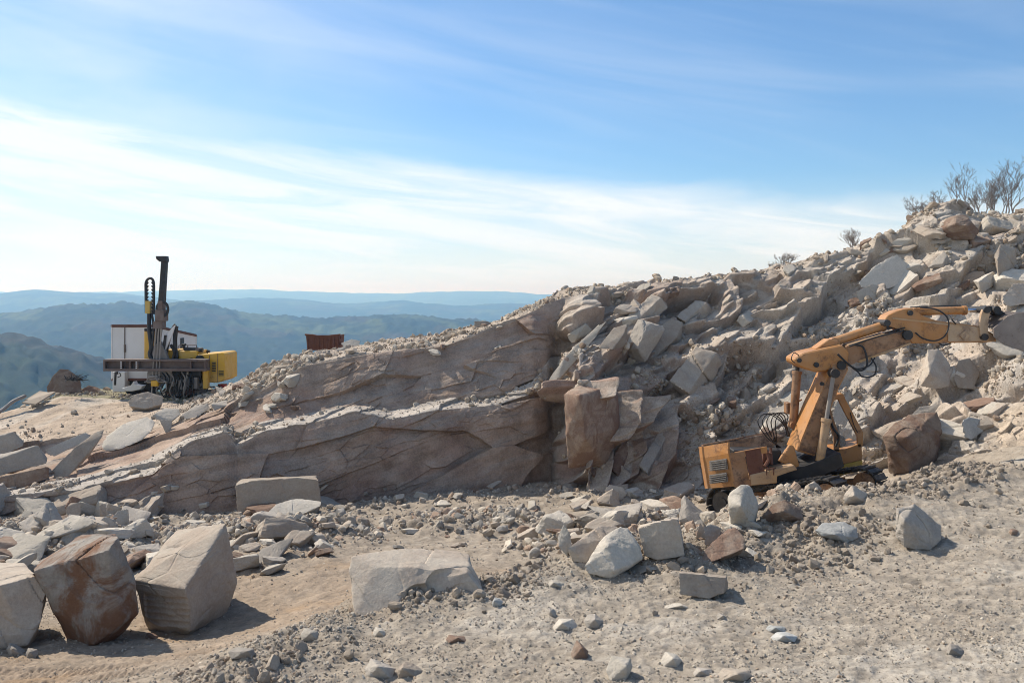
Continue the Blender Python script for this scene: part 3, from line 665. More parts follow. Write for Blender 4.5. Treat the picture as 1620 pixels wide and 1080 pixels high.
B('boulder','boulder','lens-shaped boulder directly under the drill steel','buff',(230,650),[(203,634,.0),(215,623,.2),(234,619,.3),(258,627,.2),(257,639,.0),(230,647,-.15),(205,642,-.1),(235,640,.9),(215,652,.4),(250,652,.4)],34,.6,group=g)
B('flat_rock','flat rock','round-topped pale slab right of the boulder under the drill','pale',(262,676),[(243,654,0),(260,645,.4),(283,646,.5),(286,655,.3),(273,665,-.05),(247,664,-.1),(270,668,.4)],20,.8,group=g,lift=.3)
B('boulder','boulder','tapered stone propping up the round-topped pale slab','grey',(262,684),[(252,664,0),(273,664,.1),(271,681,0),(262,685,0),(265,670,.4)],20,.8,group=g)
B('flat_rock','flat rock','grey slab with loose flakes on it beside the round-topped slab','grey',(310,662),[(286,656,0),(307,642,.4),(330,637,.5),(332,646,.3),(312,660,-.05),(292,662,-.1),(320,652,.5)],20,.9,group=g)
B('flat_rock','flat rock','grey wedge slab at the foot of the rubble below the red drum','grey',(350,648),[(333,639,0),(350,634,.3),(371,631,.4),(360,641,0),(339,650,-.1),(362,640,.4)],20,.8,group=g)
# edge of the shelf above the valley
B('boulder','boulder','big dark-sided boulder at the brink with the wooded valley behind','brown',(100,623),[(73,613,.1),(83,594,.3),(95,583,.5),(108,584,.6),(113,592,.5),(127,597,.5),(130,621,.2),(100,623,0),(75,621,0),(120,615,1.3),(85,612,1.2)],34,.7)
B('flat_rock','flat rock','low stack of thin slabs right of the boulder at the brink','brown',(145,622),[(129,616,0),(140,609,.2),(158,614,.3),(162,622,.1),(135,624,-.05),(150,618,.6)],20,1.1)
B('flat_rock','flat rock','white sheet of stone beside the rusty skip on the shelf','pale',(555,548),[(538,543,.1),(556,536,.3),(570,539,.3),(568,547,.1),(545,550,-.05),(560,545,.8)],20,.7)
# jointed blocks standing out of the quarry face
g = 'joint blocks standing out of the face'
B('boulder','boulder','big block with a lit left face and dark red right face in the wall corner','brown',(930,690),[(893,622,.55),(916,610,.9),(973,609,1.5),(979,626,1.2),(980,676,1.1),(926,693,.0),(897,687,.4),(916,625,-.15),(975,690,1.5),(900,740,.9),(960,740,1.4)],34,.8,group=g,lift=.75)
B('flat_rock','flat rock','large tilted slab with a smooth sunlit face high in the wall','buff',(1040,560),[(1006,560,.0),(1030,528,.3),(1061,503,.8),(1080,509,.8),(1071,534,.3),(1047,556,.0),(1034,568,-.1),(1078,540,.9)],34,.7,group=g,lift=.15)
B('flat_rock','flat rock','hollow-faced sunlit slab left of the large tilted slab','buff',(968,552),[(946,550,.0),(970,518,.5),(993,512,.6),(986,530,.2),(969,553,-.1),(990,548,.8)],34,.7,group=g,lift=.2)
B('flat_rock','flat rock','narrow curved ledge slab at the left end of the sunlit face','pale',(900,590),[(868,600,.2),(893,566,.4),(935,530,.9),(955,505,1.2),(962,508,1.1),(930,548,.6),(880,605,.0),(872,620,.1)],34,.8,group=g,lift=.3)
B('boulder','boulder','great round-backed brown boulder at the foot of the far right slope','brown',(1440,745),[(1396,690,.2),(1415,668,.5),(1440,655,.8),(1482,652,.9),(1490,680,.5),(1478,722,.2),(1440,748,-.05),(1405,715,.0),(1435,690,-.35),(1470,700,1.5),(1480,660,1.5)],60,.9,group=g,lift=.0,foot=.8)
B('boulder','boulder','grey capstone resting on top of the round-backed brown boulder','grey',(1470,660),[(1430,664,.0),(1455,643,.4),(1492,638,.5),(1490,665,.1),(1480,678,-.05),(1455,668,-.15),(1485,655,.8)],34,.9,group=g,lift=.5)
B('boulder','boulder','blue-grey block jutting from the bank right of the brown boulder','blue',(1535,690),[(1520,665,.1),(1530,658,.3),(1552,662,.4),(1556,682,.2),(1536,696,-.05),(1524,690,0),(1550,680,.8)],20,.8,group=g,lift=.2)
B('flat_rock','flat rock','wide smooth sunlit slab leaning on the slope behind the cab','pale',(1350,712),[(1318,640,.7),(1345,612,1.3),(1375,630,1.2),(1390,650,1.0),(1372,702,.1),(1335,722,-.1),(1312,690,.2),(1380,680,1.4)],34,.5,group=g,lift=.2)
B('boulder','boulder','tall tapering block under the end of the stick','buff',(1478,612),[(1455,611,.0),(1467,553,.7),(1486,551,.8),(1504,577,.6),(1503,611,.1),(1480,615,-.1),(1470,590,-.15),(1500,600,1.1)],34,.7,group=g,lift=.3)
B('boulder','boulder','shorter block beside the tall tapering block under the bucket linkage','buff',(1525,610),[(1508,600,.1),(1515,570,.4),(1535,565,.5),(1550,590,.4),(1540,615,0),(1515,614,0),(1540,600,.9)],34,.8,group=g,lift=.3)
B('boulder','boulder','upright block with a dark right side near the top of the far right slope','buff',(1590,448),[(1572,404,.2),(1582,386,.5),(1608,392,.6),(1603,438,.2),(1580,450,-.05),(1578,415,-.2),(1605,430,1.3)],34,.7,group=g,lift=.3)
B('boulder','boulder','wedge-shaped block pointing out below the upright block','pale',(1555,463),[(1539,444,.3),(1573,428,.8),(1577,447,.6),(1553,465,.0),(1548,446,-.2),(1572,455,1.1)],34,.7,group=g,lift=.3)
B('boulder','boulder','squat block with a lit end at the right edge above the bucket','buff',(1605,480),[(1585,470,.1),(1600,450,.5),(1640,445,.7),(1645,478,.3),(1600,485,-.1),(1587,482,0),(1630,470,1.2)],34,.8,group=g,lift=.3)
B('boulder','boulder','broad rounded white slab high on the slope above the boom','pale',(1400,455),[(1355,448,.1),(1385,420,.7),(1418,402,1.1),(1440,420,1.0),(1425,450,.4),(1375,465,-.1),(1420,440,1.3)],34,1.2,group=g,lift=-.15)
B('boulder','boulder','smooth white slab below the broad rounded slab above the boom','pale',(1385,475),[(1352,462,.0),(1380,447,.4),(1408,460,.4),(1395,485,.0),(1360,482,-.1),(1400,470,.7)],34,1.2,group=g,lift=.0)
# the dipping slabs of the sunlit face, from the corner to the excavator
g = 'dipping slabs of the sunlit face'
def dip(label, mat, outline, thick, base, push=.05, rough=1.1):
    """a slab measured by the outline of its sunlit face; it runs back into the hill, its dark joint face towards the lower right"""
    xs = [p[0] for p in outline]; ys = [p[1] for p in outline]; x0, x1, y0, y1 = min(xs), max(xs), min(ys), max(ys)
    pts = []
    for x, y in outline:
        u, v = (x-x0)/(x1-x0), (y1-y)/(y1-y0); dd = 1.3*v
        pts.append((x, y, dd)); pts.append((x+thick*.55, y+thick*.85, dd+.35)); pts.append((x+thick*.4, y+thick*.2, dd+1.5))
    B('flat_rock', 'flat rock', label, mat, base, pts, 34, rough, group=g, lift=push, bed=False)
dip('smooth slab with a sunlit top above the block with the slanting top', 'buff', [(1000,545),(1040,508),(1052,512),(1010,552)], 22, (1010,560))
dip('narrow sunlit slab directly under the crest above the large tilted slab', 'buff', [(1068,500),(1100,474),(1118,478),(1082,508)], 20, (1085,512))
dip('broad slab with a dusty face in the middle of the sunlit face', 'buff', [(1060,602),(1100,548),(1132,560),(1090,620)], 20, (1090,625))
dip('steep brown slab edge at the foot left of the excavator tail', 'brown', [(960,735),(1010,660),(1022,668),(975,748)], 22, (980,755))
dip('lower brown slab edge at the foot of the wall corner', 'brown', [(925,740),(962,690),(976,698),(938,752)], 20, (940,760))
dip('pale slab edge between the two brown slab edges', 'grey', [(1010,735),(1048,668),(1062,676),(1024,748)], 20, (1030,755))
dip('dark-edged slab under the crest left of the narrow sunlit slab', 'buff', [(990,500),(1030,464),(1046,470),(1004,510)], 20, (1010,516))
dip('tilted buff slab behind the hoses of the excavator', 'buff', [(1170,600),(1215,552),(1236,562),(1190,614)], 24, (1195,622))
# lone stones on the haul road
g = 'lone stones on the haul road'
def small(label, mat, px, py, w, hgt, seed, cat='stone', name='stone', grp=g):
    s = random.Random(seed); k = lambda a: s.uniform(-a, a)
    b, _ = hit(px, py); mm = b.y/F*w
    B(name, cat, label, mat, (px, py), [(px-w*.5, py-hgt*(.35+k(.15)), .3*mm), (px-w*(.25+k(.1)), py-hgt*(.95+k(.1)), .55*mm), (px+w*(.25+k(.2)), py-hgt*(.85+k(.15)), .6*mm), (px+w*.5, py-hgt*(.4+k(.15)), .4*mm), (px+w*(.35+k(.1)), py+hgt*.06, .0), (px-w*(.38+k(.1)), py+hgt*.08, .0), (px+w*k(.3), py-hgt*.55, -.15*mm), (px+w*.35, py-hgt*.2, .9*mm), (px-w*.35, py-hgt*.2, .85*mm)], 20, 1.1, group=grp)
small('small dark grey cube-like stone near the lower right corner','grey',1512,1036,30,19,1)
small('dark rounded stone standing behind a pale chip in the middle foreground','grey',939,993,32,24,2)
small('pale split stone left of the dark rounded stone','pale',895,996,40,20,3)
small('pointed brown stone standing upright in the front centre','brown',917,1041,28,32,4)
small('white angular stone at the bottom centre edge','pale',980,1074,42,38,5)
small('grey blocky stone at the bottom edge left of centre','grey',602,1072,50,34,6)
small('grey-buff stone beside the blocky stone at the bottom edge','buff',648,1070,44,26,7)
small('low dark-fronted stone on the white patch','brown',722,1015,34,13,8)
small('pale green-grey flat flake, upper of two on the haul road','blue',1226,1000,38,14,9)
small('pale green-grey flat flake, lower of two on the haul road','blue',1240,1014,44,16,10)
small('pale stone at the bottom edge below the oblong block','pale',1062,1054,36,24,11)
small('dark chip lying below the oblong grit-crusted block','grey',1142,979,18,11,12)
small('buff stone at the bottom edge right of the white angular stone','buff',1160,1076,60,22,13)
small('grey flat stone at the bottom edge between two buff stones','grey',1112,1068,32,14,14)
small('white flat flake lying in the grit below the oblong block','pale',1070,962,44,9,15)
small('blue-grey stone on top of the gravel bank by the scooped slab','blue',787,958,18,15,16)
small('dark round stone on the gravel bank right of the scooped slab','grey',874,974,13,13,17)
small('pale stone half buried in the gravel bank right of the scooped slab','pale',880,928,30,13,18)
small('dark clod-like stone far right on the haul road','brown',1604,846,16,11,19)
small('pale stone in the grit at the left end of the gravel bank','pale',490,1012,30,20,20)
small('white chip on the gravel bank below the scooped slab','pale',600,1006,22,16,21)
small('small grey stone on the left end of the gravel bank','grey',382,1040,44,20,22)
small('rounded stone, larger of two at the foot of the leftmost great block','grey',25,1036,30,20,23)
small('rounded stone, smaller of two at the foot of the leftmost great block','grey',51,1040,20,18,24)
small('small brown chip in the shade below the grooved block','brown',240,1010,20,10,25)

# ---- one shape of each kind, then copies
PROTO = {}
def proto(kind, i, m=12):
    k = (kind, i)
    if k not in PROTO:
        rg = np.random.default_rng(100+i+{'block': 0, 'slab': 40, 'chunk': 80}[kind])
        n, c = rand_planes(kind, rg); dirs, f = CS[m]
        v = dirs*poly_radius(dirs, n, c, 90)[:, None]; eg = poly_radius.edge; v = v/np.abs(v).max(0)
        dims = {'block': (1, .75, .6), 'slab': (1, .7, .26), 'chunk': (1, .8, .7)}[kind]
        v = roughen(v*np.array(dims)*0.5, 1.0, i+3, 0.8, True, eg)
        me = np_mesh('stone_shape', v, f, False)
        PROTO[k] = me
    return PROTO[k]
MESHES = {}
def put(name, cat, label, group, kind, i, mat, loc, rot, size):
    k = (kind, i, mat)
    if k not in MESHES:
        me = proto(kind, i).copy(); me.materials.clear(); me.materials.append(RM[mat]); MESHES[k] = me
    o = bpy.data.objects.new(name, MESHES[k]); link(o)
    o.matrix_world = Matrix.Translation(loc) @ rot.to_4x4() @ Matrix.Diagonal((*size, 1))
    return tag(o, label, cat, group)
def frame(nrm, along, spin=0.0):
    zz = nrm.normalized(); xx = (along-zz*along.dot(zz)).normalized(); yy = zz.cross(xx)
    return Matrix((xx, yy, zz)).transposed() @ Matrix.Rotation(spin, 3, 'Z')
# blocks and slabs caught on the slope above the pit
SPOTS = {'on the broken face left of the excavator': (905, 1110, 450, 560, 12), 'on the slope behind the boom': (1120, 1330, 440, 690, 16),
         'high on the far right slope': (1350, 1612, 350, 500, 30), 'under the excavator stick': (1380, 1612, 545, 690, 26)}
tones = [('buff', 'buff'), ('pale', 'pale'), ('grey', 'grey'), ('brown', 'reddish brown'), ('buff', 'buff'), ('pale', 'pale')]
HB = BV[1]
for where, (x0, x1, y0, y1, cnt) in SPOTS.items():
    made = 0; tries = 0
    while made < cnt and tries < 900:
        tries += 1
        px, py = rnd.uniform(x0, x1), rnd.uniform(y0, y1)
        dr = P(px, py, 1.0)-EYE; loc, n, fi, dist = HB.ray_cast(EYE, dr)
        if loc is None or dist > 46: continue
        r = rnd.random(); size = 0.42+1.15*r**2.6
        kind = rnd.choice(['slab', 'slab', 'block', 'block', 'chunk']); i = rnd.randrange(7); mt, tn = rnd.choice(tones)
        along = Vector((-0.72, -0.15, -0.55)) if px < 1330 else Vector((-0.8, 0.2, rnd.uniform(-0.7, 0.4)))
        nn = (Vector((-0.35, -0.45, 0.8))+Vector((rnd.gauss(0, .3), rnd.gauss(0, .3), rnd.gauss(0, .2)))).normalized()
        big = 'big' if size > 1.0 else ('middle-sized' if size > 0.62 else 'small')
        shape = {'slab': 'slab', 'block': 'squared block', 'chunk': 'rough lump'}[kind]
        put('flat_rock' if kind == 'slab' else 'boulder', 'flat rock' if kind == 'slab' else 'boulder', f'{big} {tn} {shape} {where}', f'blocks caught {where}', kind, i, mt,
            loc+nn*size*0.02, frame(nn, along, rnd.gauss(0, .35)), (size*rnd.uniform(1.0, 1.5), size*rnd.uniform(.8, 1.1), size*rnd.uniform(.8, 1.3)))
        made += 1
# loose stones of a size to count, in the heaps
HEAPS = [('in the heap behind the great blocks', -20, 250, 800, 905, 66, .48, 1.2), ('in the heap right of the grooved block', 365, 520, 795, 915, 46, .34, .95), ('along the foot of the shaded wall', 220, 860, 770, 838, 20, .18, .5),
         ('in the rubble in the middle of the pit', 590, 880, 785, 880, 26, .16, .55), ('around the heap of blocks before the excavator', 870, 1230, 770, 880, 54, .32, 1.0), ('on the rubble bank below the red drum', 335, 470, 560, 650, 26, .25, .7),
         ('along the crest of the shelf', 440, 800, 515, 562, 14, .25, .6), ('on the crest of the high slope', 1130, 1612, 325, 440, 22, .3, .9)]
for where, x0, x1, y0, y1, cnt, s0, s1 in HEAPS:
    made = 0; tries = 0
    while made < cnt and tries < 600:
        tries += 1
        px, py = rnd.uniform(x0, x1), rnd.uniform(y0, y1)
        loc, n = hit(px, py)
        if n.y == 0 and n.z == 1 and n.x == 0: continue           # the open sky
        if loc.y > 46 or (abs(px-440) < 70 and py > 905): continue
        size = s0+(s1-s0)*rnd.random()**2.2; kind = rnd.choice(['slab', 'chunk', 'block', 'slab', 'slab']); mt, tn = rnd.choice(tones)
        nn = (Vector((0, 0, 1))+Vector((rnd.gauss(0, .35), rnd.gauss(0, .35), 0))).normalized()
        big = 'larger' if size > s0+(s1-s0)*.45 else 'smaller'
        shape = {'slab': 'flat stone', 'block': 'squared stone', 'chunk': 'lumpy stone'}[kind]
        put('stone', 'stone', f'{big} {tn} {shape} {where}', f'stones {where}', kind, rnd.randrange(7), mt, loc+nn*size*0.10, frame(nn, Vector((rnd.gauss(0, 1), rnd.gauss(0, 1), 0.01))), (size*rnd.uniform(1, 1.5), size*rnd.uniform(.9, 1.2), size))
        made += 1

# ---- gravel and rubble nobody could count
def scatter(name, pos, nrm, size, col, mat, m=3, flat=0.75):
    n = len(pos); dirs, f = CS[m]; nvx = len(dirs); K = 14
    shapes = []
    for k in range(K):
        rg = np.random.default_rng(500+k); pn_, c = rand_planes('chunk', rg)
        v = dirs*poly_radius(dirs, pn_, c, 25)[:, None]; v = v/np.abs(v).max(0)*np.array([1, rg.uniform(.6, 1), rg.uniform(.35, .85)])*0.5
        shapes.append(v)
    shapes = np.array(shapes)
    sh = shapes[rng.integers(0, K, n)]                           # n x nvx x 3
    # random rotation
    q = rng.normal(0, 1, (n, 4)); q[:, 0] *= 1.3; q /= np.linalg.norm(q, axis=1, keepdims=True); w_, x, y, z = q.T
    R = np.stack([np.stack([1-2*(y*y+z*z), 2*(x*y-z*w_), 2*(x*z+y*w_)], -1), np.stack([2*(x*y+z*w_), 1-2*(x*x+z*z), 2*(y*z-x*w_)], -1), np.stack([2*(x*z-y*w_), 2*(y*z+x*w_), 1-2*(x*x+y*y)], -1)], 1)
    V = np.einsum('nij,nvj->nvi', R, sh)*size[:, None, None]+pos[:, None, :]+nrm[:, None, :]*(size*0.14)[:, None, None]
    Fq = (f[None]+np.arange(n)[:, None, None]*nvx).reshape(-1, 4)
    C = np.repeat(col[:, None, :], nvx, 1).reshape(-1, 3)
    me = np_mesh(name, V.reshape(-1, 3), Fq, False, C); me.materials.append(mat)
    return tag(link(bpy.data.objects.new(name, me)), kind='stuff')
def pick(V, weight, n):
    """random points on a grid of vertices, in proportion to weight x cell area"""
    A = np.linalg.norm(np.cross(V[1:, :-1]-V[:-1, :-1], V[:-1, 1:]-V[:-1, :-1]), axis=-1)*weight[:-1, :-1]
    c = np.cumsum(A.ravel()); k = np.searchsorted(c, rng.random(n)*c[-1]); k = np.minimum(k, A.size-1); j, i = np.unravel_index(k, A.shape)
    a, b = rng.random((2, n, 1)); p = V[j, i]+(V[j+1, i]-V[j, i])*a+(V[j, i+1]-V[j, i])*b
    nm = np.cross(V[j, i+1]-V[j, i], V[j+1, i]-V[j, i]); nm /= np.linalg.norm(nm, axis=1, keepdims=True)+1e-9
    return p, nm, j, i
def tones_of(n, base, spread=0.16):
    c = np.array(base)[rng.integers(0, len(base), n)]*rng.uniform(1-spread, 1+spread, (n, 1)); return np.clip(c*np.array([0.87, 0.83, 0.775]), 0, 0.8)
me = ground.data; gv = np.empty(len(me.vertices)*3, np.float32); me.vertices.foreach_get('co', gv); gv = gv.reshape(760, 900, 3).astype(float)
gx, gy = gv[..., 0], gv[..., 1]
berm, clod, foot, heap = ground_masks(gx, gy)
patch = sstep(-0.15, 0.45, fbm(gx/1.1, gy/1.1, gx*0, 3, 301))
inview = (np.abs(gx) < gy*0.66+2)*(gy > 7)
near = np.clip(14/np.maximum(gy, 6), 0, 2.2)**1.6
pitk = np.maximum(blob(gx, gy, 430, 960, 15.2, 2.6, 3.0), blob(gx, gy, 100, 1055, 12.2, 3.4, 1.0))
wgt = inview*near*(0.05+0.75*patch**2+1.5*berm+0.8*clod+1.3*foot+1.6*heap)*(1-0.88*np.clip(pitk*1.3, 0, 1))
gravel_mat = earth_mat('crushed_gravel', 4.0, 0.5, 0.01, 0.25)
p, nm, j, i = pick(gv, wgt, 38000)
sz = 0.013*(rng.pareto(2.0, len(p))+1); sz *= 1+1.5*(foot+1.2*heap)[j, i]+0.35*berm[j, i]; sz = np.clip(sz, 0.010, 0.05+0.20*np.clip(foot+heap, 0, 1)[j, i]+0.03*berm[j, i])
scatter('gravel', p, nm, sz, tones_of(len(p), [(0.42,.375,.32),(.48,.44,.38),(.37,.33,.285),(.34,.32,.295),(.40,.32,.25),(.52,.48,.42)]), gravel_mat)
p, nm, j, i = pick(gv, inview*(clod**1.3+0.55*berm**1.5)*patch, 9000)
scatter('dirt_clods', p, nm, np.clip(0.035*(rng.pareto(2.2, len(p))+1), .03, .20), tones_of(len(p), [(.30,.262,.22),(.34,.30,.255),(.27,.235,.20)]), gravel_mat)
gw = inview*sstep(24, 12, gy)*(1-0.75*np.clip(pitk*1.2, 0, 1))*(0.25+sstep(-0.3, 0.3, fbm(gx/0.7, gy/0.35, gx*0, 3, 303))+0.7*berm)*np.clip(12/np.maximum(gy, 6), 0, 2)
p, nm, j, i = pick(gv, gw, 60000)
scatter('grit', p, nm, np.clip(0.011*(rng.pareto(3.0, len(p))+1), .010, .040), tones_of(len(p), [(0.40,.36,.305),(.46,.42,.36),(.30,.265,.225),(.35,.325,.29),(.52,.485,.43)], 0.2), gravel_mat, 2)
bk = np.clip(heap*1.1-0.10, 0, 1)*inview
p, nm, j, i = pick(gv, bk**1.3*(0.3+patch), 4800)
scatter('broken_stone', p, nm, np.clip(0.075*(rng.pareto(2.0, len(p))+1), .07, .36), tones_of(len(p), [(0.42,.375,.32),(.48,.44,.38),(.37,.33,.285),(.36,.345,.32),(.38,.29,.23),(.52,.48,.42)]), gravel_mat)
vis = (FKX > -60)*(FKX < 1700)
# rubble on the slope, the ledges and the crest
wgt = vis*(np.where(FBAND == 1, 1.2, 0)+np.where((FBAND == 3), 1.0*(FKX > 300)+.10, 0)+np.where((FBAND == 4)*(FKX < 820), 0.25, 0)+FRUB*(FBAND < 3)*1.0+0.05*(FKX > 880)*(FBAND < 3))
wgt = wgt*(0.10+1.6*sstep(-0.1, 0.45, fbm(FW[..., 0]/1.2, FW[..., 1]/1.2, FW[..., 2]/1.2, 3, 302))**1.5)
p, nm, j, i = pick(FW, wgt, 30000)
sz = np.clip(0.036*(rng.pareto(1.9, len(p))+1), .03, .36); sz = sz*np.where(FBAND[j, i] == 1, .8, 1)
scatter('rubble', p, nm, sz, tones_of(len(p), [(0.41,.35,.285),(.47,.42,.355),(.37,.32,.265),(.36,.335,.30),(.32,.25,.195),(.50,.46,.40)]), gravel_mat)
# ================================================================== MACHINES
def paint(name, col, worn, rough=0.5, metal=0.0, scale=3.0, amount=0.5, dust=0.25, dustc=(0.40, 0.34, 0.27)):
    m, nt, b = new_mat(name); co = coord(nt)
    n1 = noise(nt, co, scale, 7, 0.7, 0.3); n2 = noise(nt, co, scale*0.45, 5, 0.6); n3 = noise(nt, co, scale*9, 4, 0.7)
    lo = 0.72-0.34*amount
    f = ramp(nt, mth(nt, 'ADD', mth(nt, 'MULTIPLY', n1, 0.75), mth(nt, 'MULTIPLY', n3, 0.25)), lo, lo+0.16)
    c = mixc(nt, mth(nt, 'MULTIPLY', ramp(nt, n2, 0.35, 0.7), dust), col, dustc)
    c = mixc(nt, f, c, worn)
    nt.links.new(c, b.inputs['Base Color'])
    nt.links.new(ramp(nt, n1, 0.3, 0.7, rough-0.08, min(1, rough+0.25)), b.inputs['Roughness'])
    b.inputs['Metallic'].default_value = metal
    bump(nt, b, n3, 0.12, 0.01)
    return m
M_OR = paint('worn_orange_paint', (0.40, 0.178, 0.048), (0.15, 0.075, 0.038), 0.45, 0, 2.4, 0.62, 0.45, (0.38, 0.26, 0.16))
M_ORD = paint('dirty_orange_paint', (0.26, 0.12, 0.042), (0.09, 0.05, 0.032), 0.55, 0, 2.0, 0.75, 0.35)
M_RUB = paint('rubbed_orange_paint', (0.42, 0.24, 0.10), (0.24, 0.16, 0.105), 0.5, 0, 2.6, 0.7, 0.5)
M_YE = paint('yellow_paint', (0.60, 0.335, 0.016), (0.26, 0.17, 0.06), 0.45, 0, 2.4, 0.5, 0.35)
M_YD = paint('faded_yellow_paint', (0.47, 0.30, 0.03), (0.25, 0.16, 0.05), 0.5, 0, 2.5, 0.4, 0.3)
M_BK = paint('oily_black_steel', (0.018, 0.017, 0.017), (0.06, 0.048, 0.04), 0.5, 0.2, 4, 0.5, 0.25, (0.12, .10, .085))
M_TR = paint('worn_track_steel', (0.045, 0.043, 0.042), (0.14, 0.125, 0.11), 0.45, 0.5, 5, 0.6, 0.35, (0.26, .22, .18))
M_GR = paint('dusty_grey_steel', (0.21, 0.19, 0.175), (0.12, 0.095, 0.08), 0.6, 0.1, 4, 0.5, 0.4)
M_RU = paint('rusty_iron', (0.125, 0.050, 0.030), (0.065, 0.03, 0.022), 0.85, 0, 5, 0.6, 0.1, (0.2, .11, .07))
M_BE = paint('rust_brown_beam', (0.115, 0.082, 0.070), (0.06, 0.04, 0.034), 0.75, 0, 4, 0.5, 0.35, (0.26, .22, .19))
M_WH = paint('weathered_white_panel', (0.66, 0.665, 0.67), (0.36, 0.31, 0.27), 0.55, 0, 1.6, 0.30, 0.35, (0.50, .47, .44))
M_RED = paint('red_drum_paint', (0.33, 0.028, 0.028), (0.18, 0.05, 0.04), 0.5, 0, 4, 0.4, 0.15)
M_BK2 = paint('worn_bucket_steel', (0.20, 0.165, 0.145), (0.125, 0.085, 0.065), 0.55, 0.3, 3.5, 0.6, 0.4, (0.34, .29, .24))
M_WOOD = paint('weathered_board', (0.30, 0.245, 0.185), (0.20, 0.16, 0.12), 0.9, 0, 6, 0.5, 0.2)
m, nt, b = new_mat('chrome_rod'); b.inputs['Base Color'].default_value = (.72, .74, .76, 1); b.inputs['Metallic'].default_value = 1; b.inputs['Roughness'].default_value = .18; M_CH = m
m, nt, b = new_mat('black_rubber_hose'); b.inputs['Base Color'].default_value = (.013, .013, .014, 1); b.inputs['Roughness'].default_value = .55; M_HO = m
m, nt, b = new_mat('dusty_glass'); b.inputs['Base Color'].default_value = (.62, .60, .56, 1); b.inputs['Roughness'].default_value = .12; b.inputs['Alpha'].default_value = .16; M_GL = m

def nb(): return bmesh.new()
def prism(bm, px, d0, d1, bev=0.012):
    """plate or box whose side outline was measured at distance d0; it runs back to d1"""
    q = [P(x, y, d0) for x, y in px]
    a = [bm.verts.new(v) for v in q]; c = [bm.verts.new((v.x, d1, v.z)) for v in q]
    fs = [bm.faces.new(a), bm.faces.new(c[::-1])]
    n = len(q)
    for i in range(n): fs.append(bm.faces.new((a[i], c[i], c[(i+1) % n], a[(i+1) % n])))
    if bev:
        es = list({e for f in fs for e in f.edges})
        bmesh.ops.bevel(bm, geom=es, offset=bev, segments=1, affect='EDGES', clamp_overlap=True)
    return bm
def box(bm, x0, y0, x1, y1, d0, d1, bev=0.012): return prism(bm, [(x0, y0), (x1, y0), (x1, y1), (x0, y1)], d0, d1, bev)
def cyl(bm, a, c, r, seg=14, r2=None):
    a, c = Vector(a), Vector(c); ax = (c-a); ln = ax.length
    r2 = r if r2 is None else r2
    bmesh.ops.create_cone(bm, cap_ends=True, segments=seg, radius1=r, radius2=r2, depth=ln, matrix=Matrix.Translation((a+c)/2) @ ax.to_track_quat('Z', 'Y').to_matrix().to_4x4())
    return bm
def tube(bm, pts, r, seg=7, sub=6, r_end=None):
    pts = [Vector(p) for p in pts]; q = []
    if len(pts) > 2:
        e = [pts[0]*2-pts[1]]+pts+[pts[-1]*2-pts[-2]]
        for i in range(1, len(e)-2):
            for k in range(sub):
                t = k/sub; p0, p1, p2, p3 = e[i-1:i+3]
                q.append(0.5*((2*p1)+(p2-p0)*t+(2*p0-5*p1+4*p2-p3)*t*t+(3*p1-p0-3*p2+p3)*t**3))
        q.append(pts[-1])
    else: q = pts
    rings = []; up = Vector((0.13, 0.9, 0.31)); m_ = len(q)
    for i, p in enumerate(q):
        tg = (q[min(i+1, m_-1)]-q[max(i-1, 0)]).normalized(); s = tg.cross(up)
        s = s.normalized() if s.length > 1e-3 else tg.orthogonal().normalized(); n = s.cross(tg)
        rr = r if r_end is None else r+(r_end-r)*i/max(1, m_-1)
        rings.append([bm.verts.new(p+(s*math.cos(k*2*math.pi/seg)+n*math.sin(k*2*math.pi/seg))*rr) for k in range(seg)])
    for a, c in zip(rings[:-1], rings[1:]):
        for k in range(seg): bm.faces.new((a[k], a[(k+1) % seg], c[(k+1) % seg], c[k]))
    bm.faces.new(rings[0][::-1]); bm.faces.new(rings[-1]); return bm
def pin(bm, x, y, d0, d1, r, seg=14):
    p = P(x, y, d0); return cyl(bm, p, (p.x, d1, p.z), r, seg)
def obox(bm, c, ux, uy, uz, hx, hy, hz):
    vs = [bm.verts.new(c+ux*(hx*a)+uy*(hy*b_)+uz*(hz*e)) for a in (-1, 1) for b_ in (-1, 1) for e in (-1, 1)]
    for f in ((0,1,3,2), (4,6,7,5), (0,4,5,1), (2,3,7,6), (0,2,6,4), (1,5,7,3)): bm.faces.new([vs[i] for i in f])
    return bm

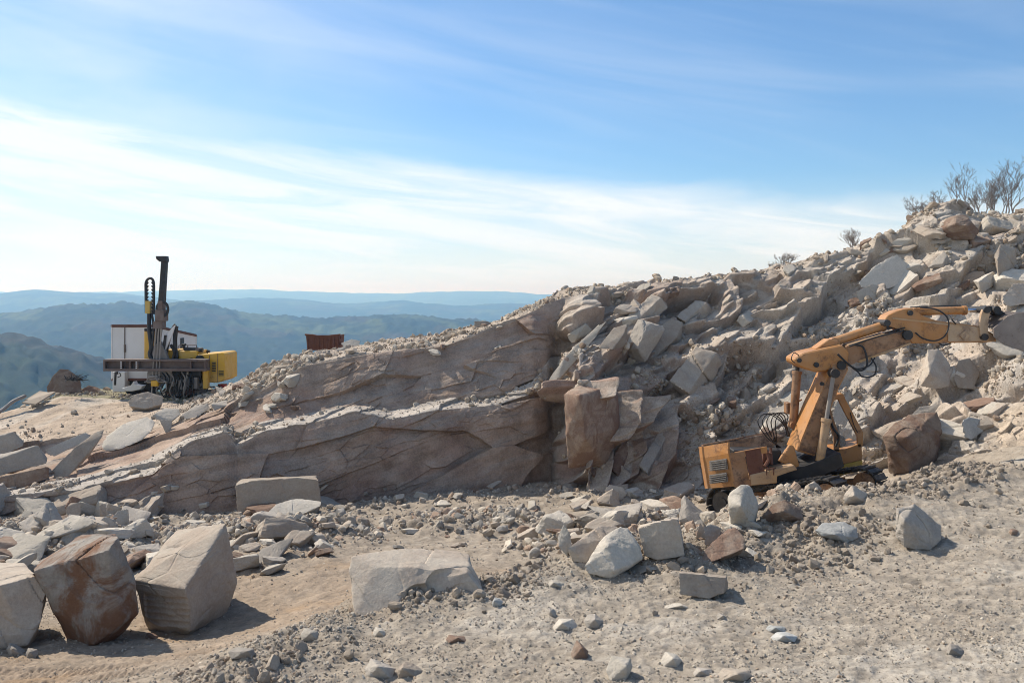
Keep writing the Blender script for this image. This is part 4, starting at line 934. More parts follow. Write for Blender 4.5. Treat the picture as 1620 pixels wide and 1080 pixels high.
# ------------------------------------------------------------------ excavator
def build_excavator():
    base = Vector((7.6, 24.5, -1.75))
    ex = root('excavator', base, 'old orange crawler excavator tipped back on rubble with its bucket raised', 'excavator')
    th = math.radians(46); fw = Vector((math.cos(th), -math.sin(th), 0.0)); n = Vector((math.sin(th), math.cos(th), 0.0))
    R = P(1148, 794, 24.9); Fp = P(1313, 783, 22.7)
    t = (Fp-R).normalized(); u = n.cross(t).normalized(); u = u if u.z > 0 else -u; L = (Fp-R).length; rad = 0.40
    for side, lat in (('near', 0.0), ('far', 2.05)):
        o_ = R+n*lat
        tr = nb(); peri = 2*L+2*math.pi*rad; ns = 46
        for k in range(ns):
            s = k*peri/ns
            if s < L: c = o_+t*s+u*rad; d = t; up = u; sag = -0.05*math.sin(s/L*math.pi)
            elif s < L+math.pi*rad: a = (s-L)/rad; up = u*math.cos(a)+t*math.sin(a); c = o_+t*L+up*rad; d = t*math.cos(a)-u*math.sin(a); sag = 0
            elif s < 2*L+math.pi*rad: q = s-L-math.pi*rad; c = o_+t*(L-q)-u*rad; d = -t; up = -u; sag = 0
            else: a = (s-2*L-math.pi*rad)/rad; up = -u*math.cos(a)-t*math.sin(a); c = o_+up*rad; d = -t*math.cos(a)+u*math.sin(a); sag = 0
            c = c+u*sag
            obox(tr, c+up*0.02, d, n, up, peri/ns*0.48, 0.29, 0.018); obox(tr, c+up*0.055+d*peri/ns*0.3, d, n, up, 0.018, 0.285, 0.028)
            obox(tr, c-up*0.03, d, n, up, peri/ns*0.42, 0.07, 0.03)
        belt = part('track', tr, M_TR, ex)
        f = nb(); obox(f, o_+t*L*0.5-u*0.02, t, n, u, L*0.42, 0.12, 0.17); obox(f, o_+t*L*0.5+u*0.17, t, n, u, L*0.30, 0.10, 0.04)
        part('track_frame', f, M_ORD, belt)
        for w_, c in (('idler_wheel', o_), ('sprocket', o_+t*L)):
            g = nb(); cyl(g, c-n*0.17, c+n*0.17, rad-0.09, 22); cyl(g, c-n*0.20, c+n*0.20, 0.15, 16); part(w_, g, M_TR if w_ == 'idler_wheel' else M_ORD, belt, smooth=True)
        for k in range(6):
            g = nb(); c = o_+t*(L*(k+.8)/6.6)-u*(rad-.11); cyl(g, c-n*0.15, c+n*0.15, 0.085, 14); part('track_roller', g, M_TR, belt, smooth=True)
    mid = R+t*L*0.5+n*1.02
    g = nb(); obox(g, mid+u*0.02, t, n, u, 0.75, 0.72, 0.16); cyl(g, mid+u*0.1, mid+u*0.42, 0.62, 26); part('turntable', g, M_BK, ex)
    # ---- rotating house
    Yn, Yf = 23.45, 25.9
    g = nb(); prism(g, [(1186,764),(1262,741),(1330,716),(1336,738),(1300,752),(1240,765),(1190,771)], Yn+.25, Yf-.1); part('house_floor', g, M_BK, ex)
    def slabface(bm, quad, th_=0.05):                          # quad: four (column, row, distance)
        q = [P(*p) for p in quad]; nn = (q[1]-q[0]).cross(q[3]-q[0]).normalized()*th_
        if nn.y < 0: nn = -nn
        a = [bm.verts.new(p) for p in q]; c = [bm.verts.new(p+nn) for p in q]
        bm.faces.new(a); bm.faces.new(c[::-1])
        for i in range(4): bm.faces.new((a[i], c[i], c[(i+1) % 4], a[(i+1) % 4]))
    # engine house: cut-corner tail, then the flank; a hood set back above
    tail = nb()
    slabface(tail, [(1115,724,24.3),(1152,717,Yn),(1163,769,Yn),(1123,772,24.3)]); slabface(tail, [(1113,706,24.35),(1152,699,Yn+.05),(1152,717,Yn),(1115,724,24.3)])
    slabface(tail, [(1110,724,26.0),(1115,724,24.32),(1123,772,24.32),(1118,772,26.0)]); slabface(tail, [(1108,706,26.0),(1113,706,24.37),(1115,724,24.32),(1110,724,26.0)])
    tl = part('tail', tail, M_OR, ex)
    for y0, y1 in ((728, 744), (750, 764)):
        v = nb(); k = 5
        slabface(v, [(1122,y0+1,24.1),(1149,y0-3,23.52),(1151,y1-2,23.5),(1124,y1+1,24.08)], -0.02)
        part('vent_recess', v, M_GR, tl)
        v = nb()
        for i in range(k):
            yy = y0+(y1-y0)*(i+.3)/k; slabface(v, [(1122,yy+1,24.07),(1149,yy-3,23.49),(1149,yy-1.9,23.47),(1122,yy+2.1,24.05)], 0.015)
        part('vent_slats', v, M_BK, tl)
    g = nb(); slabface(g, [(1153,717,Yn+.03),(1213,706,Yn+.03),(1214,716,Yn+.03),(1153,727,Yn+.03)], .04); part('hood_rail', g, M_OR, ex)
    g = nb(); slabface(g, [(1152,699,24.55),(1222,684,24.55),(1224,707,24.4),(1152,718,24.4)], .05); slabface(g, [(1110,705.5,26),(1222,684,26),(1222,684,24.6),(1113,705.5,24.6)], .04); part('hood', g, M_ORD, ex)
    for x0, x1, mt in ((1154, 1177, M_ORD), (1179, 1203, M_RU)):
        g = nb(); a0 = 717-(x0-1153)*.19; a1 = 717-(x1-1153)*.19
        slabface(g, [(x0,a0+1,Yn+.01),(x1,a1+1,Yn+.01),(x1+9,760-(x1-1160)*.06,Yn+.01),(x0+9,767-(x0-1160)*.06,Yn+.01)], .04); part('side_door', g, mt, ex)
    g = nb(); slabface(g, [(1160,762,Yn-.01),(1186,758,Yn-.01),(1190,768,Yn-.01),(1163,771,Yn-.01)], .05); part('skirt', g, M_ORD, ex)
    g = nb(); box(g, 1160, 712, 1236, 757, Yn+.45, 25.8, .02); part('engine_block', g, M_BK, ex)
    g = nb(); prism(g, [(1187,751),(1256,735),(1262,743),(1228,752),(1230,764),(1188,768)], Yn-.02, Yn+.75, .02); part('step_box', g, M_RUB, ex)
    g = nb()
    for x in (1213, 1224): tube(g, [P(x,751,Yn-.02), P(x,742,Yn-.02), P(x+3,740,Yn+.1), P(x+6,741,Yn+.3)], .014)
    tube(g, [P(1213,742,Yn-.02), P(1224,740,Yn-.02)], .014); part('grab_handle', g, M_RU, ex)
    g = nb(); tube(g, [P(1212,712,Yn+.2), P(1216,726,Yn+.15), P(1210,738,Yn+.1)], .05); tube(g, [P(1219,708,Yn+.3), P(1221,735,Yn+.2)], .035); box(g, 1207, 716, 1222, 732, Yn+.2, Yn+.5); part('valve_bank', g, M_RU, ex)
    for d0 in (23.75, 24.98):
        g = nb(); prism(g, [(1231,729),(1249,704),(1256,705),(1265,737),(1258,740)], d0, d0+.1, .015); pin(g, 1248, 716, d0-.03, d0+.13, .085); part('boom_bracket', g, M_OR, ex)
    # ---- cab beyond the boom, open framed
    c0, c1 = 25.05, 25.95
    cab = nb(); prism(cab, [(1300,712),(1337,711),(1363,700),(1365,727),(1325,736),(1300,744)], c0, c1, .02); cb = part('cab', cab, M_OR, ex)
    g = nb(); prism(g, [(1316,739),(1365,727.5),(1364,743),(1320,755)], c0, c1, .015); part('cab_skirt', g, M_YD, cb)
    g = nb(); prism(g, [(1301,628),(1333,622),(1338,629),(1304,637)], c0-.02, c1+.02, .015); part('cab_roof', g, M_OR, cb)
    for d0 in (c0, c1-.07):
        g = nb(); prism(g, [(1325,625),(1335,626),(1366,684),(1365,706),(1357,708),(1357,690),(1327,634)], d0, d0+.09, .01); part('front_pillar', g, M_OR, cb)
        g = nb(); prism(g, [(1305,632),(1311,632),(1318,660),(1329,690),(1328,714),(1319,714),(1320,692),(1310,664)], d0, d0+.08, .01); part('door_pillar', g, M_ORD, cb)
    g = nb(); prism(g, [(1312,636),(1326,634),(1355,688),(1356,704),(1330,712),(1328,690)], c0+.03, c0+.04, 0); part('side_window', g, M_GL, cb)
    g = nb(); slabface(g, [(1331,631,c0+.1),(1331,631,c1-.1),(1359,686,c1-.1),(1359,686,c0+.1)], .01); part('windscreen', g, M_GL, cb)
    g = nb(); prism(g, [(1326,690),(1338,690),(1340,712),(1324,714)], 25.4, 25.8, .05); prism(g, [(1322,672),(1328,672),(1330,694),(1323,694)], 25.4, 25.75, .04); part('seat', g, M_BK, cb)
    g = nb(); tube(g, [P(1345,652,c0-.02), P(1351,672,c0-.02), P(1357,684,c0-.02)], .012); tube(g, [P(1341,661,c0-.05), P(1352,682,c0-.05)], .01); part('wiper', g, M_HO, cb)
    g = nb(); box(g, 1245, 637, 1252, 655, 25.3, 25.6, .02); tube(g, [P(1252,640,25.4), P(1268,632,25.6)], .025); part('work_lamp', g, M_ORD, ex)
    # ---- boom
    low = nb(); prism(low, [(1260,713),(1268,694),(1290,640),(1312,590),(1317,575),(1335,569),(1343,584),(1328,612),(1314,648),(1302,690),(1290,722)], 24.0, 24.92, .03); lb = part('boom', low, M_OR, ex)
    g = nb(); prism(g, [(1263,711),(1292,640),(1313,592),(1318,577),(1334,571),(1341,584),(1326,612),(1312,648),(1300,690),(1289,719)], 23.985, 24.0, .004); part('side_plate', g, M_ORD, lb)
    g = nb(); pin(g, 1332, 578, 23.93, 25.0, .12, 18); pin(g, 1301, 607, 23.96, 24.03, .05); part('pivot_pin', g, M_BK, lb, smooth=True)
    def ram(parent, a, c, r, rr, d, frac=.62, m1=M_OR, m2=M_CH):
        A, C = P(*a, d), P(*c, d); M = A.lerp(C, frac)
        g = nb(); cyl(g, A, M, r, 18); cyl(g, M-(C-A).normalized()*.07, M+(C-A).normalized()*.02, r*1.2, 18); cyl(g, A-Vector((0, .12, 0)), A+Vector((0, .12, 0)), r*1.0, 14); o = part('hydraulic_cylinder', g, m1, parent, smooth=True)
        g = nb(); cyl(g, M, C, rr, 14); part('piston_rod', g, m2, o, smooth=True)
        g = nb(); cyl(g, C-Vector((0, .14, 0)), C+Vector((0, .14, 0)), r*1.05, 14); part('rod_eye', g, M_BK, o, smooth=True)
    ram(lb, (1296,736), (1319,590), .115, .055, 23.84, .50, M_RUB, M_GR)
    ram(lb, (1286,736), (1316,592), .115, .055, 25.06, .50, M_ORD, M_GR)
    ram(lb, (1255,672), (1262,574), .115, .06, 24.95, .86, M_ORD, M_BK)
    up = nb(); prism(up, [(1257,567),(1272,558),(1332,545),(1344,556),(1341,576),(1328,584),(1291,589),(1268,581),(1258,575)], 24.05, 24.87, .035); ub = part('boom_knuckle', up, M_OR, ex)
    g = nb(); prism(g, [(1290,552),(1312,536),(1326,538),(1332,547),(1300,554)], 24.25, 24.7, .02); part('cylinder_mount', g, M_OR, ub)
    g = nb(); pin(g, 1292, 577, 24.0, 24.92, .07); pin(g, 1265, 570, 24.0, 24.92, .06); part('pivot_pin', g, M_BK, ub, smooth=True)
    g = nb(); prism(g, [(1338,547),(1400,528),(1431,524),(1443,531),(1441,543),(1360,571),(1337,582)], 24.15, 24.78, .03); ba = part('boom_beam', g, M_ORD, ub)
    g = nb(); prism(g, [(1358,570.5),(1441,541.5),(1441,544.5),(1360,574)], 24.12, 24.81, .008); prism(g, [(1342,545),(1400,527),(1400,530),(1342,548)], 24.12, 24.81, .008); part('beam_flange', g, M_RUB, ba)
    ram(ub, (1318,541), (1404,513), .125, .065, 24.45, .92)
    st = nb(); prism(st, [(1399,507),(1404,499),(1418,492),(1430,489),(1444,487),(1449,494),(1462,502),(1482,507),(1552,516),(1574,530),(1577,540),(1552,542),(1443,543),(1432,524),(1414,518),(1402,515)], 24.22, 24.72, .02); stk = part('stick', st, M_OR, ex)
    g = nb(); prism(g, [(1500,513),(1552,518),(1572,531),(1574,539),(1500,540)], 24.19, 24.22, .006); prism(g, [(1518,530),(1528,522),(1536,531),(1526,539)], 24.15, 24.19, .01); part('side_plate', g, M_RUB, stk)
    g = nb(); prism(g, [(1412,502),(1478,509),(1552,518),(1552,520.5),(1478,512),(1412,505)], 24.195, 24.22, .004); part('weld_rib', g, M_RUB, stk)
    g = nb(); pin(g, 1437, 530, 24.05, 24.9, .13, 18); pin(g, 1404, 511, 24.1, 24.85, .09); pin(g, 1441, 495, 24.15, 24.8, .07); part('pivot_pin', g, M_BK, stk, smooth=True)
    ram(stk, (1447,493), (1561,490), .105, .048, 24.47, .70)
    for d0 in (24.1, 24.72):
        g = nb(); prism(g, [(1556,487),(1564,484),(1568,492),(1564,505),(1562,520),(1566,533),(1559,538),(1552,532),(1550,512),(1553,496)], d0, d0+.1, .015); part('link_plate', g, M_RUB, stk)
    g = nb(); prism(g, [(1560,486),(1577,486),(1598,500),(1594,505),(1575,496),(1562,494)], 24.3, 24.65, .02); pin(g, 1562, 490, 24.05, 24.88, .09); pin(g, 1578, 490, 24.2, 24.75, .10); pin(g, 1559, 533, 24.05, 24.88, .09); part('bucket_link', g, M_BK, stk, smooth=False)
    # bucket: two cheeks, a curved shell, a lip with teeth
    prof = [(1572,519),(1594,500),(1608,495),(1630,494),(1655,502),(1675,520),(1684,545),(1680,566)]
    bk = nb(); d0, d1 = 23.9, 25.05
    a = [bk.verts.new(P(x, y, d0)) for x, y in prof]; c = [bk.verts.new((v.co.x, d1, v.co.z)) for v in a]
    for i in range(len(prof)-1): bk.faces.new((a[i], c[i], c[i+1], a[i+1]))
    bmesh.ops.solidify(bk, geom=bk.faces[:], thickness=.05); bu = part('bucket', bk, M_BK2, ex)
    for d in (d0-.02, d1-.02):
        g = nb(); prism(g, prof+[(1668,573),(1620,556),(1590,545),(1573,534)], d, d+.05, .008); part('bucket_cheek', g, M_BK2, bu)
    g = nb(); prism(g, [(1660,566),(1690,570),(1700,590),(1672,578)], d0, d1, .01); part('bucket_lip', g, M_BK2, bu)
    for k in range(5):
        g = nb(); d = d0+.04+k*.25; prism(g, [(1688,570),(1704,584),(1716,606),(1698,594)], d, d+.10, .01); part('bucket_tooth', g, M_BK2, bu)
    # hoses
    def hose(pts, r=.022, par=ex): g = nb(); tube(g, [P(*p) for p in pts], r, 8, 8); part('hose', g, M_HO, par, smooth=True)
    for k in range(5):
        dx_, dd = k*7.0, .16*k
        hose([(1236-k*2,708,24.3+dd),(1214+dx_*.5,692-k,24.2+dd),(1199+dx_,668-k*.5,24.1+dd),(1208+dx_,655-k*.6,24.2+dd),(1224+dx_*.8,658,24.3+dd),(1240+k,672,24.35+dd),(1246+k,690,24.4+dd)], .015)
    hose([(1325,560,23.95),(1345,578,23.9),(1362,586,23.9),(1372,575,24.0),(1366,550,24.05),(1352,545,24.1)], .026)
    hose([(1340,575,23.95),(1357,588,23.9),(1365,596,23.9),(1382,594,23.95),(1386,580,24.0),(1378,566,24.05)], .02)
    hose([(1336,572,23.98),(1355,583,23.9),(1375,578,23.95),(1384,566,24.05)], .02)
    hose([(1344,548,24.02),(1380,535,24.05),(1430,522,24.05)], .02); hose([(1348,546,24.3),(1384,531,24.2),(1432,518,24.15)], .02)
    hose([(1455,486,24.3),(1480,489,24.1),(1497,500,24.02),(1501,515,24.02),(1494,532,24.03),(1478,539,24.05),(1460,535,24.1),(1448,526,24.15)], .02)
    hose([(1500,498,24.3),(1508,508,24.1),(1512,512,24.2)], .018); hose([(1440,486,24.4),(1475,484.5,24.3),(1520,483,24.4)], .016)
    hose([(1482,540,24.3),(1492,546,24.2),(1504,543,24.3)], .02); hose([(1258,574,24.1),(1252,568,24.05),(1256,558,24.1),(1264,562,24.15)], .013)
    hose([(1310,650,24.95),(1318,676,25.0),(1327,690,25.0),(1322,706,25.0)], .03)
build_excavator()

# ------------------------------------------------------------------ drilling rig on the shelf
def build_rig():
    D = 40.0; b, _ = hit(262, 634); base = Vector(((262-810)/F*D, D, b.z))
    rg = root('drill_rig', base, 'yellow crawler drilling rig with a tall black mast on the shelf above the pit', 'drilling rig')
    def bx_(n, l, m, bev=.015, par=None):
        g = nb()
        for q in l: box(g, *q, bev=bev)
        return part(n, g, m, par or rg)
    g = nb(); prism(g, [(254.5,413),(262.5,413),(258.5,478),(250.5,545),(243.5,545),(250,478)], D-.15, D+.15, .02); ms = part('mast', g, M_BK, rg)
    g = nb(); prism(g, [(246,405),(262,405),(263,414),(254,414),(252,411),(247,410)], D-.18, D+.18, .015); cyl(g, P(249,409,D-.1), P(254,413,D-.1), .05); part('mast_head', g, M_BK, ms)
    g = nb()
    for x0, x1 in ((244, 240), (248, 246), (252, 251)): tube(g, [P(x0+3,520,D-.3), P(x1,612,D-.45)], .035)
    part('feed_rail', g, M_GR, ms)
    g = nb(); prism(g, [(241,548),(252,540),(258,548),(273,592),(270,606),(232,606),(233,590)], D-.18, D+.1, .02); part('mast_foot', g, M_GR, ms)
    g = nb(); tube(g, [P(240.5,612,D-.5), P(238.5,655,D-.5)], .03); part('drill_steel', g, M_GR, ms)
    g = nb(); pts = [P(231,495,D-.1), P(230.5,460,D-.1), P(231,446,D-.1), P(237,440,D-.1), P(243,446,D-.1), P(243.5,470,D-.1), P(243,497,D-.1)]
    tube(g, pts, .055, 8, 6)
    for i in range(9):
        yy = 447+i*5.6; tube(g, [P(231,yy,D-.1), P(234,yy+1,D-.1)], .07); tube(g, [P(243,yy,D-.1), P(240.5,yy+1,D-.1)], .07)
    part('hose_loop', g, M_HO, ms)
    g = nb(); box(g, 229.5, 476, 237, 496, D-.2, D+.1); part('hose_guide', g, M_YD, ms)
    g = nb(); tube(g, [P(236,496,D-.1), P(236,520,D-.15), P(239,548,D-.2), P(237,560,D-.2), P(242,572,D-.2)], .09, 8); tube(g, [P(240,495,D-.1), P(243,520,D-.2), P(240,552,D-.25)], .05, 8); part('hose_bundle', g, M_HO, ms, smooth=True)
    for r in (9.5, 8.5):
        g = nb(); tube(g, [P(257+r*math.cos(a*.628), 489+r*1.25*math.sin(a*.628), D-.25) for a in range(11)], .045, 7, 4); part('hose_coil', g, M_HO, ms, smooth=True)
    bx_('rotation_head', [(245, 490, 259, 508, D-.35, D+.2), (242, 508, 256, 520, D-.3, D+.2), (249, 476, 257, 490, D-.3, D+.1)], M_BE, par=ms)
    # cross beam of the feed
    g = nb(); box(g, 163, 568.5, 326, 571.5, D-.55, D-.05, .01); box(g, 163, 583, 326, 587, D-.55, D-.05, .01); box(g, 163, 571, 326, 584, D-.3, D-.22, .005)
    for x in (163, 190, 204, 216, 300, 322): box(g, x, 571, x+2.6, 583.5, D-.53, D-.06, .005)
    bm_ = part('cross_beam', g, M_BE, rg)
    for x in (190.5, 214.5):
        for y in (572, 575, 578, 581): g = nb(); box(g, x, y, x+1.8, y+1.8, D-.57, D-.54, .002); part('beam_mark', g, M_WH, bm_)
    g = nb(); box(g, 181, 588, 186, 592, D-.4, D-.3); tube(g, [P(183,588,D-.35), P(182,609,D-.35)], .05); tube(g, [P(189,589,D-.35), P(191,594,D-.35), P(186,597,D-.35)], .02); part('beam_leg', g, M_BK, bm_)
    # body
    bx_('column', [(228, 523, 240, 571, D-.1, D+.6)], M_YE); bx_('column_cap', [(228, 519, 243, 524, D-.15, D+.65)], M_BK)
    bx_('fuel_tank', [(281, 555, 313, 578, D+.3, D+1.6), (262, 553, 284, 570, D+.3, D+1.4)], M_YE, .03)
    g = nb(); prism(g, [(312,561),(350,557.5),(355,560),(355.5,600),(346,605),(330,605),(318,600)], D+.15, D+2.0, .03); eh = part('engine_hood', g, M_YE, rg)
    g = nb()
    for i in range(6): box(g, 335.5, 573+i*2.6, 341, 574.4+i*2.6, D+.10, D+.15, .002)
    for i in range(4): box(g, 346, 586.5+i*2.2, 353.5, 587.6+i*2.2, D+.10, D+.15, .002)
    part('grille', g, M_BK, eh)
    g = nb(); box(g, 335, 571.5, 341.5, 589.5, D+.13, D+.149, 0); box(g, 345.5, 585.5, 354, 595.5, D+.13, D+.149, 0); part('grille_recess', g, M_YD, eh)
    g = nb(); cyl(g, P(293,552.5,D+.5), P(321,553.5,D+.5), .105, 16); cyl(g, P(290,545,D+.5), P(293,556,D+.5), .05); box(g, 287, 543.5, 292.5, 547.5, D+.4, D+.6, .02); part('exhaust', g, M_BK, rg)
    g = nb(); box(g, 309, 551, 315, 556, D+.35, D+.65, .01); part('exhaust_bracket', g, M_BE, rg)
    g = nb(); tube(g, [P(328,559,D+.5), P(327.5,554,D+.5)], .03); cyl(g, P(327,555,D+.5), P(332,556,D+.5), .06); part('air_intake', g, M_BK, rg)
    g = nb(); cyl(g, P(316,568,D+.05), P(316,568,D+.3), .19, 18); cyl(g, P(324,570,D+.05), P(324,570,D+.3), .10, 14); cyl(g, P(303,569,D+.0), P(303,569,D+.3), .09, 14); part('filter', g, M_BK, rg)
    # arms behind the mast
    g = nb(); prism(g, [(254,548),(262,530),(273,517),(277,514),(272,530),(262,552),(256,562)], D-.05, D+.05, .01); part('guard_plate', g, M_WH, rg)
    g = nb(); tube(g, [P(262,575,D+.15), P(265,545,D+.15), P(274,519,D+.15), P(278,514,D+.15)], .08); tube(g, [P(279,516,D+.2), P(277,540,D+.2), P(279,571,D+.2)], .10); tube(g, [P(270,545,D+.1), P(276,557,D+.1), P(272,573,D+.1)], .07); tube(g, [P(262,530,D-.1), P(258,560,D-.1)], .06); part('lift_arm', g, M_BK, rg)
    # jacks, leg, hoses, crawler
    bx_('front_jack', [(320.5, 585, 328.5, 615, D-.2, D+.1)], M_YE, .03); bx_('jack_foot', [(322, 615, 327, 628, D-.15, D+.05)], M_BK)
    g = nb(); tube(g, [P(297,588,D-.2), P(294,612,D-.2), P(291,622,D-.2)], .045); tube(g, [P(280,600,D-.2), P(276,626,D-.2), P(284,632,D-.2)], .03); tube(g, [P(297,596,D-.2), P(291,603,D-.3), P(297,611,D-.2)], .03); part('steel_arm', g, M_GR, rg)
    g = nb()
    for k in range(5): box(g, 258+k*12, 596+(k*7)%9, 264+k*12, 606+(k*5)%11, D-.25+.1*(k%2), D+.1)
    part('valve_block', g, M_GR, rg)
    g = nb()
    for x in (283, 297, 311): tube(g, [P(x,555,D+.5), P(x,546,D+.5)], .02)
    tube(g, [P(283,546,D+.5), P(311,546,D+.5)], .02); part('guard_rail', g, M_BE, rg)
    g = nb(); slab_ = [(331,562,331.8,604), (344,559,344.6,604)]
    for q in slab_: box(g, *q, D+.13, D+.149, 0)
    part('panel_joint', g, M_BE, eh)
    for k in range(9):
        g = nb(); x = 250+k*6.2; tube(g, [P(x,588,D-.15), P(x+6,600,D-.3), P(x-3+k,618,D-.35), P(x+5,628,D-.2), P(x+12,622,D-.1)], .03, 6, 5); part('hose', g, M_HO if k % 3 else M_GR, rg, smooth=True)
    g = nb(); box(g, 254, 586, 318, 606, D+.0, D+1.3, .02); box(g, 262, 600, 310, 620, D+.2, D+1.2, .02); part('chassis', g, M_BK, rg)
    for x0, x1, d in ((296, 350, D+.25), (262, 316, D+1.5)):
        g = nb(); n_ = 26; ca, cb_ = P(x0+6,622,d), P(x1-6,621,d); r = .26; L = (cb_-ca).length; per = 2*L+2*math.pi*r
        t = (cb_-ca).normalized(); nn = Vector((0, 1, 0)); u = nn.cross(t)*-1
        for k in range(n_):
            s = k*per/n_
            if s < L: c = ca+t*s+u*r; dd, up = t, u
            elif s < L+math.pi*r: a = (s-L)/r; up = u*math.cos(a)+t*math.sin(a); c = cb_+up*r; dd = t*math.cos(a)-u*math.sin(a)
            elif s < 2*L+math.pi*r: c = cb_-t*(s-L-math.pi*r)-u*r; dd, up = -t, -u
            else: a = (s-2*L-math.pi*r)/r; up = -u*math.cos(a)-t*math.sin(a); c = ca+up*r; dd = -t*math.cos(a)+u*math.sin(a)
            obox(g, c, dd, nn, up, per/n_*.46, .16, .025)
        tk = part('track', g, M_TR, rg)
        g = nb(); obox(g, (ca+cb_)/2, t, nn, u, L*.45, .08, .14); part('track_frame', g, M_BE, tk)
        for c in (ca, cb_): g = nb(); cyl(g, c-nn*.11, c+nn*.11, r-.05, 16); part('track_wheel', g, M_RU, tk, smooth=True)
    # drill guide at the foot of the mast
    g = nb(); box(g, 232, 598, 252, 601, D-.6, D-.1); box(g, 228, 603, 263, 605, D-.55, D-.35); box(g, 233, 594, 249, 598, D-.55, D-.2); tube(g, [P(232,603,D-.6), P(236,597,D-.65), P(245,597,D-.65), P(250,603,D-.6)], .03); part('drill_guide', g, M_GR, rg)
    g = nb(); box(g, 238.5, 602, 249.5, 611, D-.62, D-.3, .02); part('dust_hood', g, M_YE, rg)
    g = nb(); tube(g, [P(254,600,D-.5), P(262,604,D-.5), P(263,616,D-.5), P(257,620,D-.5), P(254,612,D-.5)], .025); part('hose', g, M_GR, rg, smooth=True)
build_rig()

# ------------------------------------------------------------------ white box body behind the rig
def build_box():
    b, _ = hit(215, 618); D = 43.0
    base = Vector(((235-810)/F*D, D, EYE_Z-(612-EYE_ROW)/F*D))
    bx = root('site_container', base, 'weathered white box container with rusty top rails behind the drilling rig', 'container')
    A = P(176, 600, 42.0); Bq = P(243, 598, 41.2); th = None
    x0, x1 = (177-810)/F*42.0, (243-810)/F*42.0
    zt, zb = EYE_Z-(515-EYE_ROW)/F*42.0, EYE_Z-(601-EYE_ROW)/F*42.0
    # ground plan: front from x0 to x1, right side runs away to the right
    far = P(310, 526, 48.8); zt2 = zt
    F0, F1, F2 = Vector((x0, 42.0, 0)), Vector((x1, 42.0, 0)), Vector((far.x, 48.8, 0)); F3 = F0+(F2-F1)
    g = nb(); lo = [g.verts.new((v.x, v.y, zb)) for v in (F0, F1, F2, F3)]; dz_ = P(309, 530, 48.8).z-zt; tops = [Vector((v.x, v.y, zt+k)) for v, k in ((F0, 0), (F1, 0), (F2, dz_), (F3, dz_))]; hi_ = [g.verts.new(v) for v in tops]
    g.faces.new(lo[::-1]); g.faces.new(hi_)
    for i in range(4): g.faces.new((lo[i], lo[(i+1) % 4], hi_[(i+1) % 4], hi_[i]))
    bd = part('body', g, M_WH, bx)
    g = nb()
    for i in range(4):
        a, c = (F0, F1, F2, F3)[i], (F0, F1, F2, F3)[(i+1) % 4]
        tube(g, [tops[i]-Vector((0, 0, .02)), tops[(i+1) % 4]-Vector((0, 0, .02))], .075, 4); tube(g, [Vector((a.x, a.y, zb+.02)), Vector((c.x, c.y, zb+.02))], .07, 4)
    part('edge_rail', g, M_RU, bx)
    for i in range(3):
        g = nb(); tube(g, [Vector((tops[i].x, tops[i].y, zb)), tops[i]], .045, 4); part('corner_post', g, M_WH, bx)
    g = nb(); box(g, 196.5, 517, 197.6, 600, 41.96, 41.99, 0); box(g, 195.8, 545, 198.4, 557, 41.94, 41.99, 0); part('door_seam', g, M_BE, bx)
    sd = (F2-F1).normalized(); c = F1+(F2-F1)*.64
    g = nb(); obox(g, Vector((c.x, c.y-.03, zt-.62+dz_*.64)), sd, sd.cross(Vector((0, 0, 1))), Vector((0, 0, 1)), .28, .03, .32); part('side_window', g, M_BK, bx)
    g = nb(); box(g, 178, 588, 197.5, 620, 41.6, 42.3, .02); part('tool_locker', g, M_WH, bx)
    g = nb(); box(g, 200, 590, 245, 618, 42.4, 43.4, .02); cyl(g, P(212,612,42.2), P(212,612,42.5), .42, 20); cyl(g, P(236,612,42.2), P(236,612,42.5), .42, 20); part('undercarriage', g, M_BK, bx)
build_box()
# pale sheet lying below it
g = nb(); prism(g, [(193,614),(207,610),(211,603),(213,609),(226,610),(222,616),(208,619),(194,618)], 40.6, 41.0, .02)
sh = part('sheet_metal', g, M_WH, None); tag(sh, 'bent pale green-white sheet of scrap lying under the white container', 'scrap sheet')
# red drum, rusty skip, planks and pole
g = nb(); b, _ = hit(352, 620); D = 41.0; a = P(352, 621, D); c = P(352, 607.5, D)
rd = root('oil_drum', a, 'small red steel drum standing right of the drilling rig', 'drum')
cyl(g, a, c, .20, 22); part('shell', g, M_RED, rd, smooth=True)
g = nb()
for k in (0.02, .35, .68, .98): p = a.lerp(c, k); cyl(g, p-Vector((0, 0, .012)), p+Vector((0, 0, .012)), .21, 22)
part('rolled_hoop', g, M_RED, rd)
b, _ = hit(510, 554); D = max(b.y, 42.0)
sk = root('skip', P(511, 556, D), 'rusty brown steel skip standing on the rubble shelf against the valley', 'skip')
def ob(px, d): return P(*px, d)
g = nb(); q = [(484,530),(537,530),(535,554),(486,554)]
prism(g, q, D, D+.05, .005); skw = part('side_wall', g, M_RU, sk)
g = nb()
for i in range(9): x = 486+i*5.9; box(g, x, 532, x+1.5, 552, D-.05, D, .003)
part('wall_ribs', g, M_RU, skw)
g = nb(); prism(g, q, D+1.3, D+1.35, .005); part('side_wall', g, M_RU, sk)
g = nb(); prism(g, [(484,530),(486,530),(488,554),(486,554)], D+.05, D+1.3, .004); prism(g, [(535,530),(537,530),(535,554),(533,554)], D+.05, D+1.3, .004); prism(g, [(486,551),(535,551),(535,554),(486,554)], D+.05, D+1.3, .004); part('end_walls_and_floor', g, M_RU, sk)
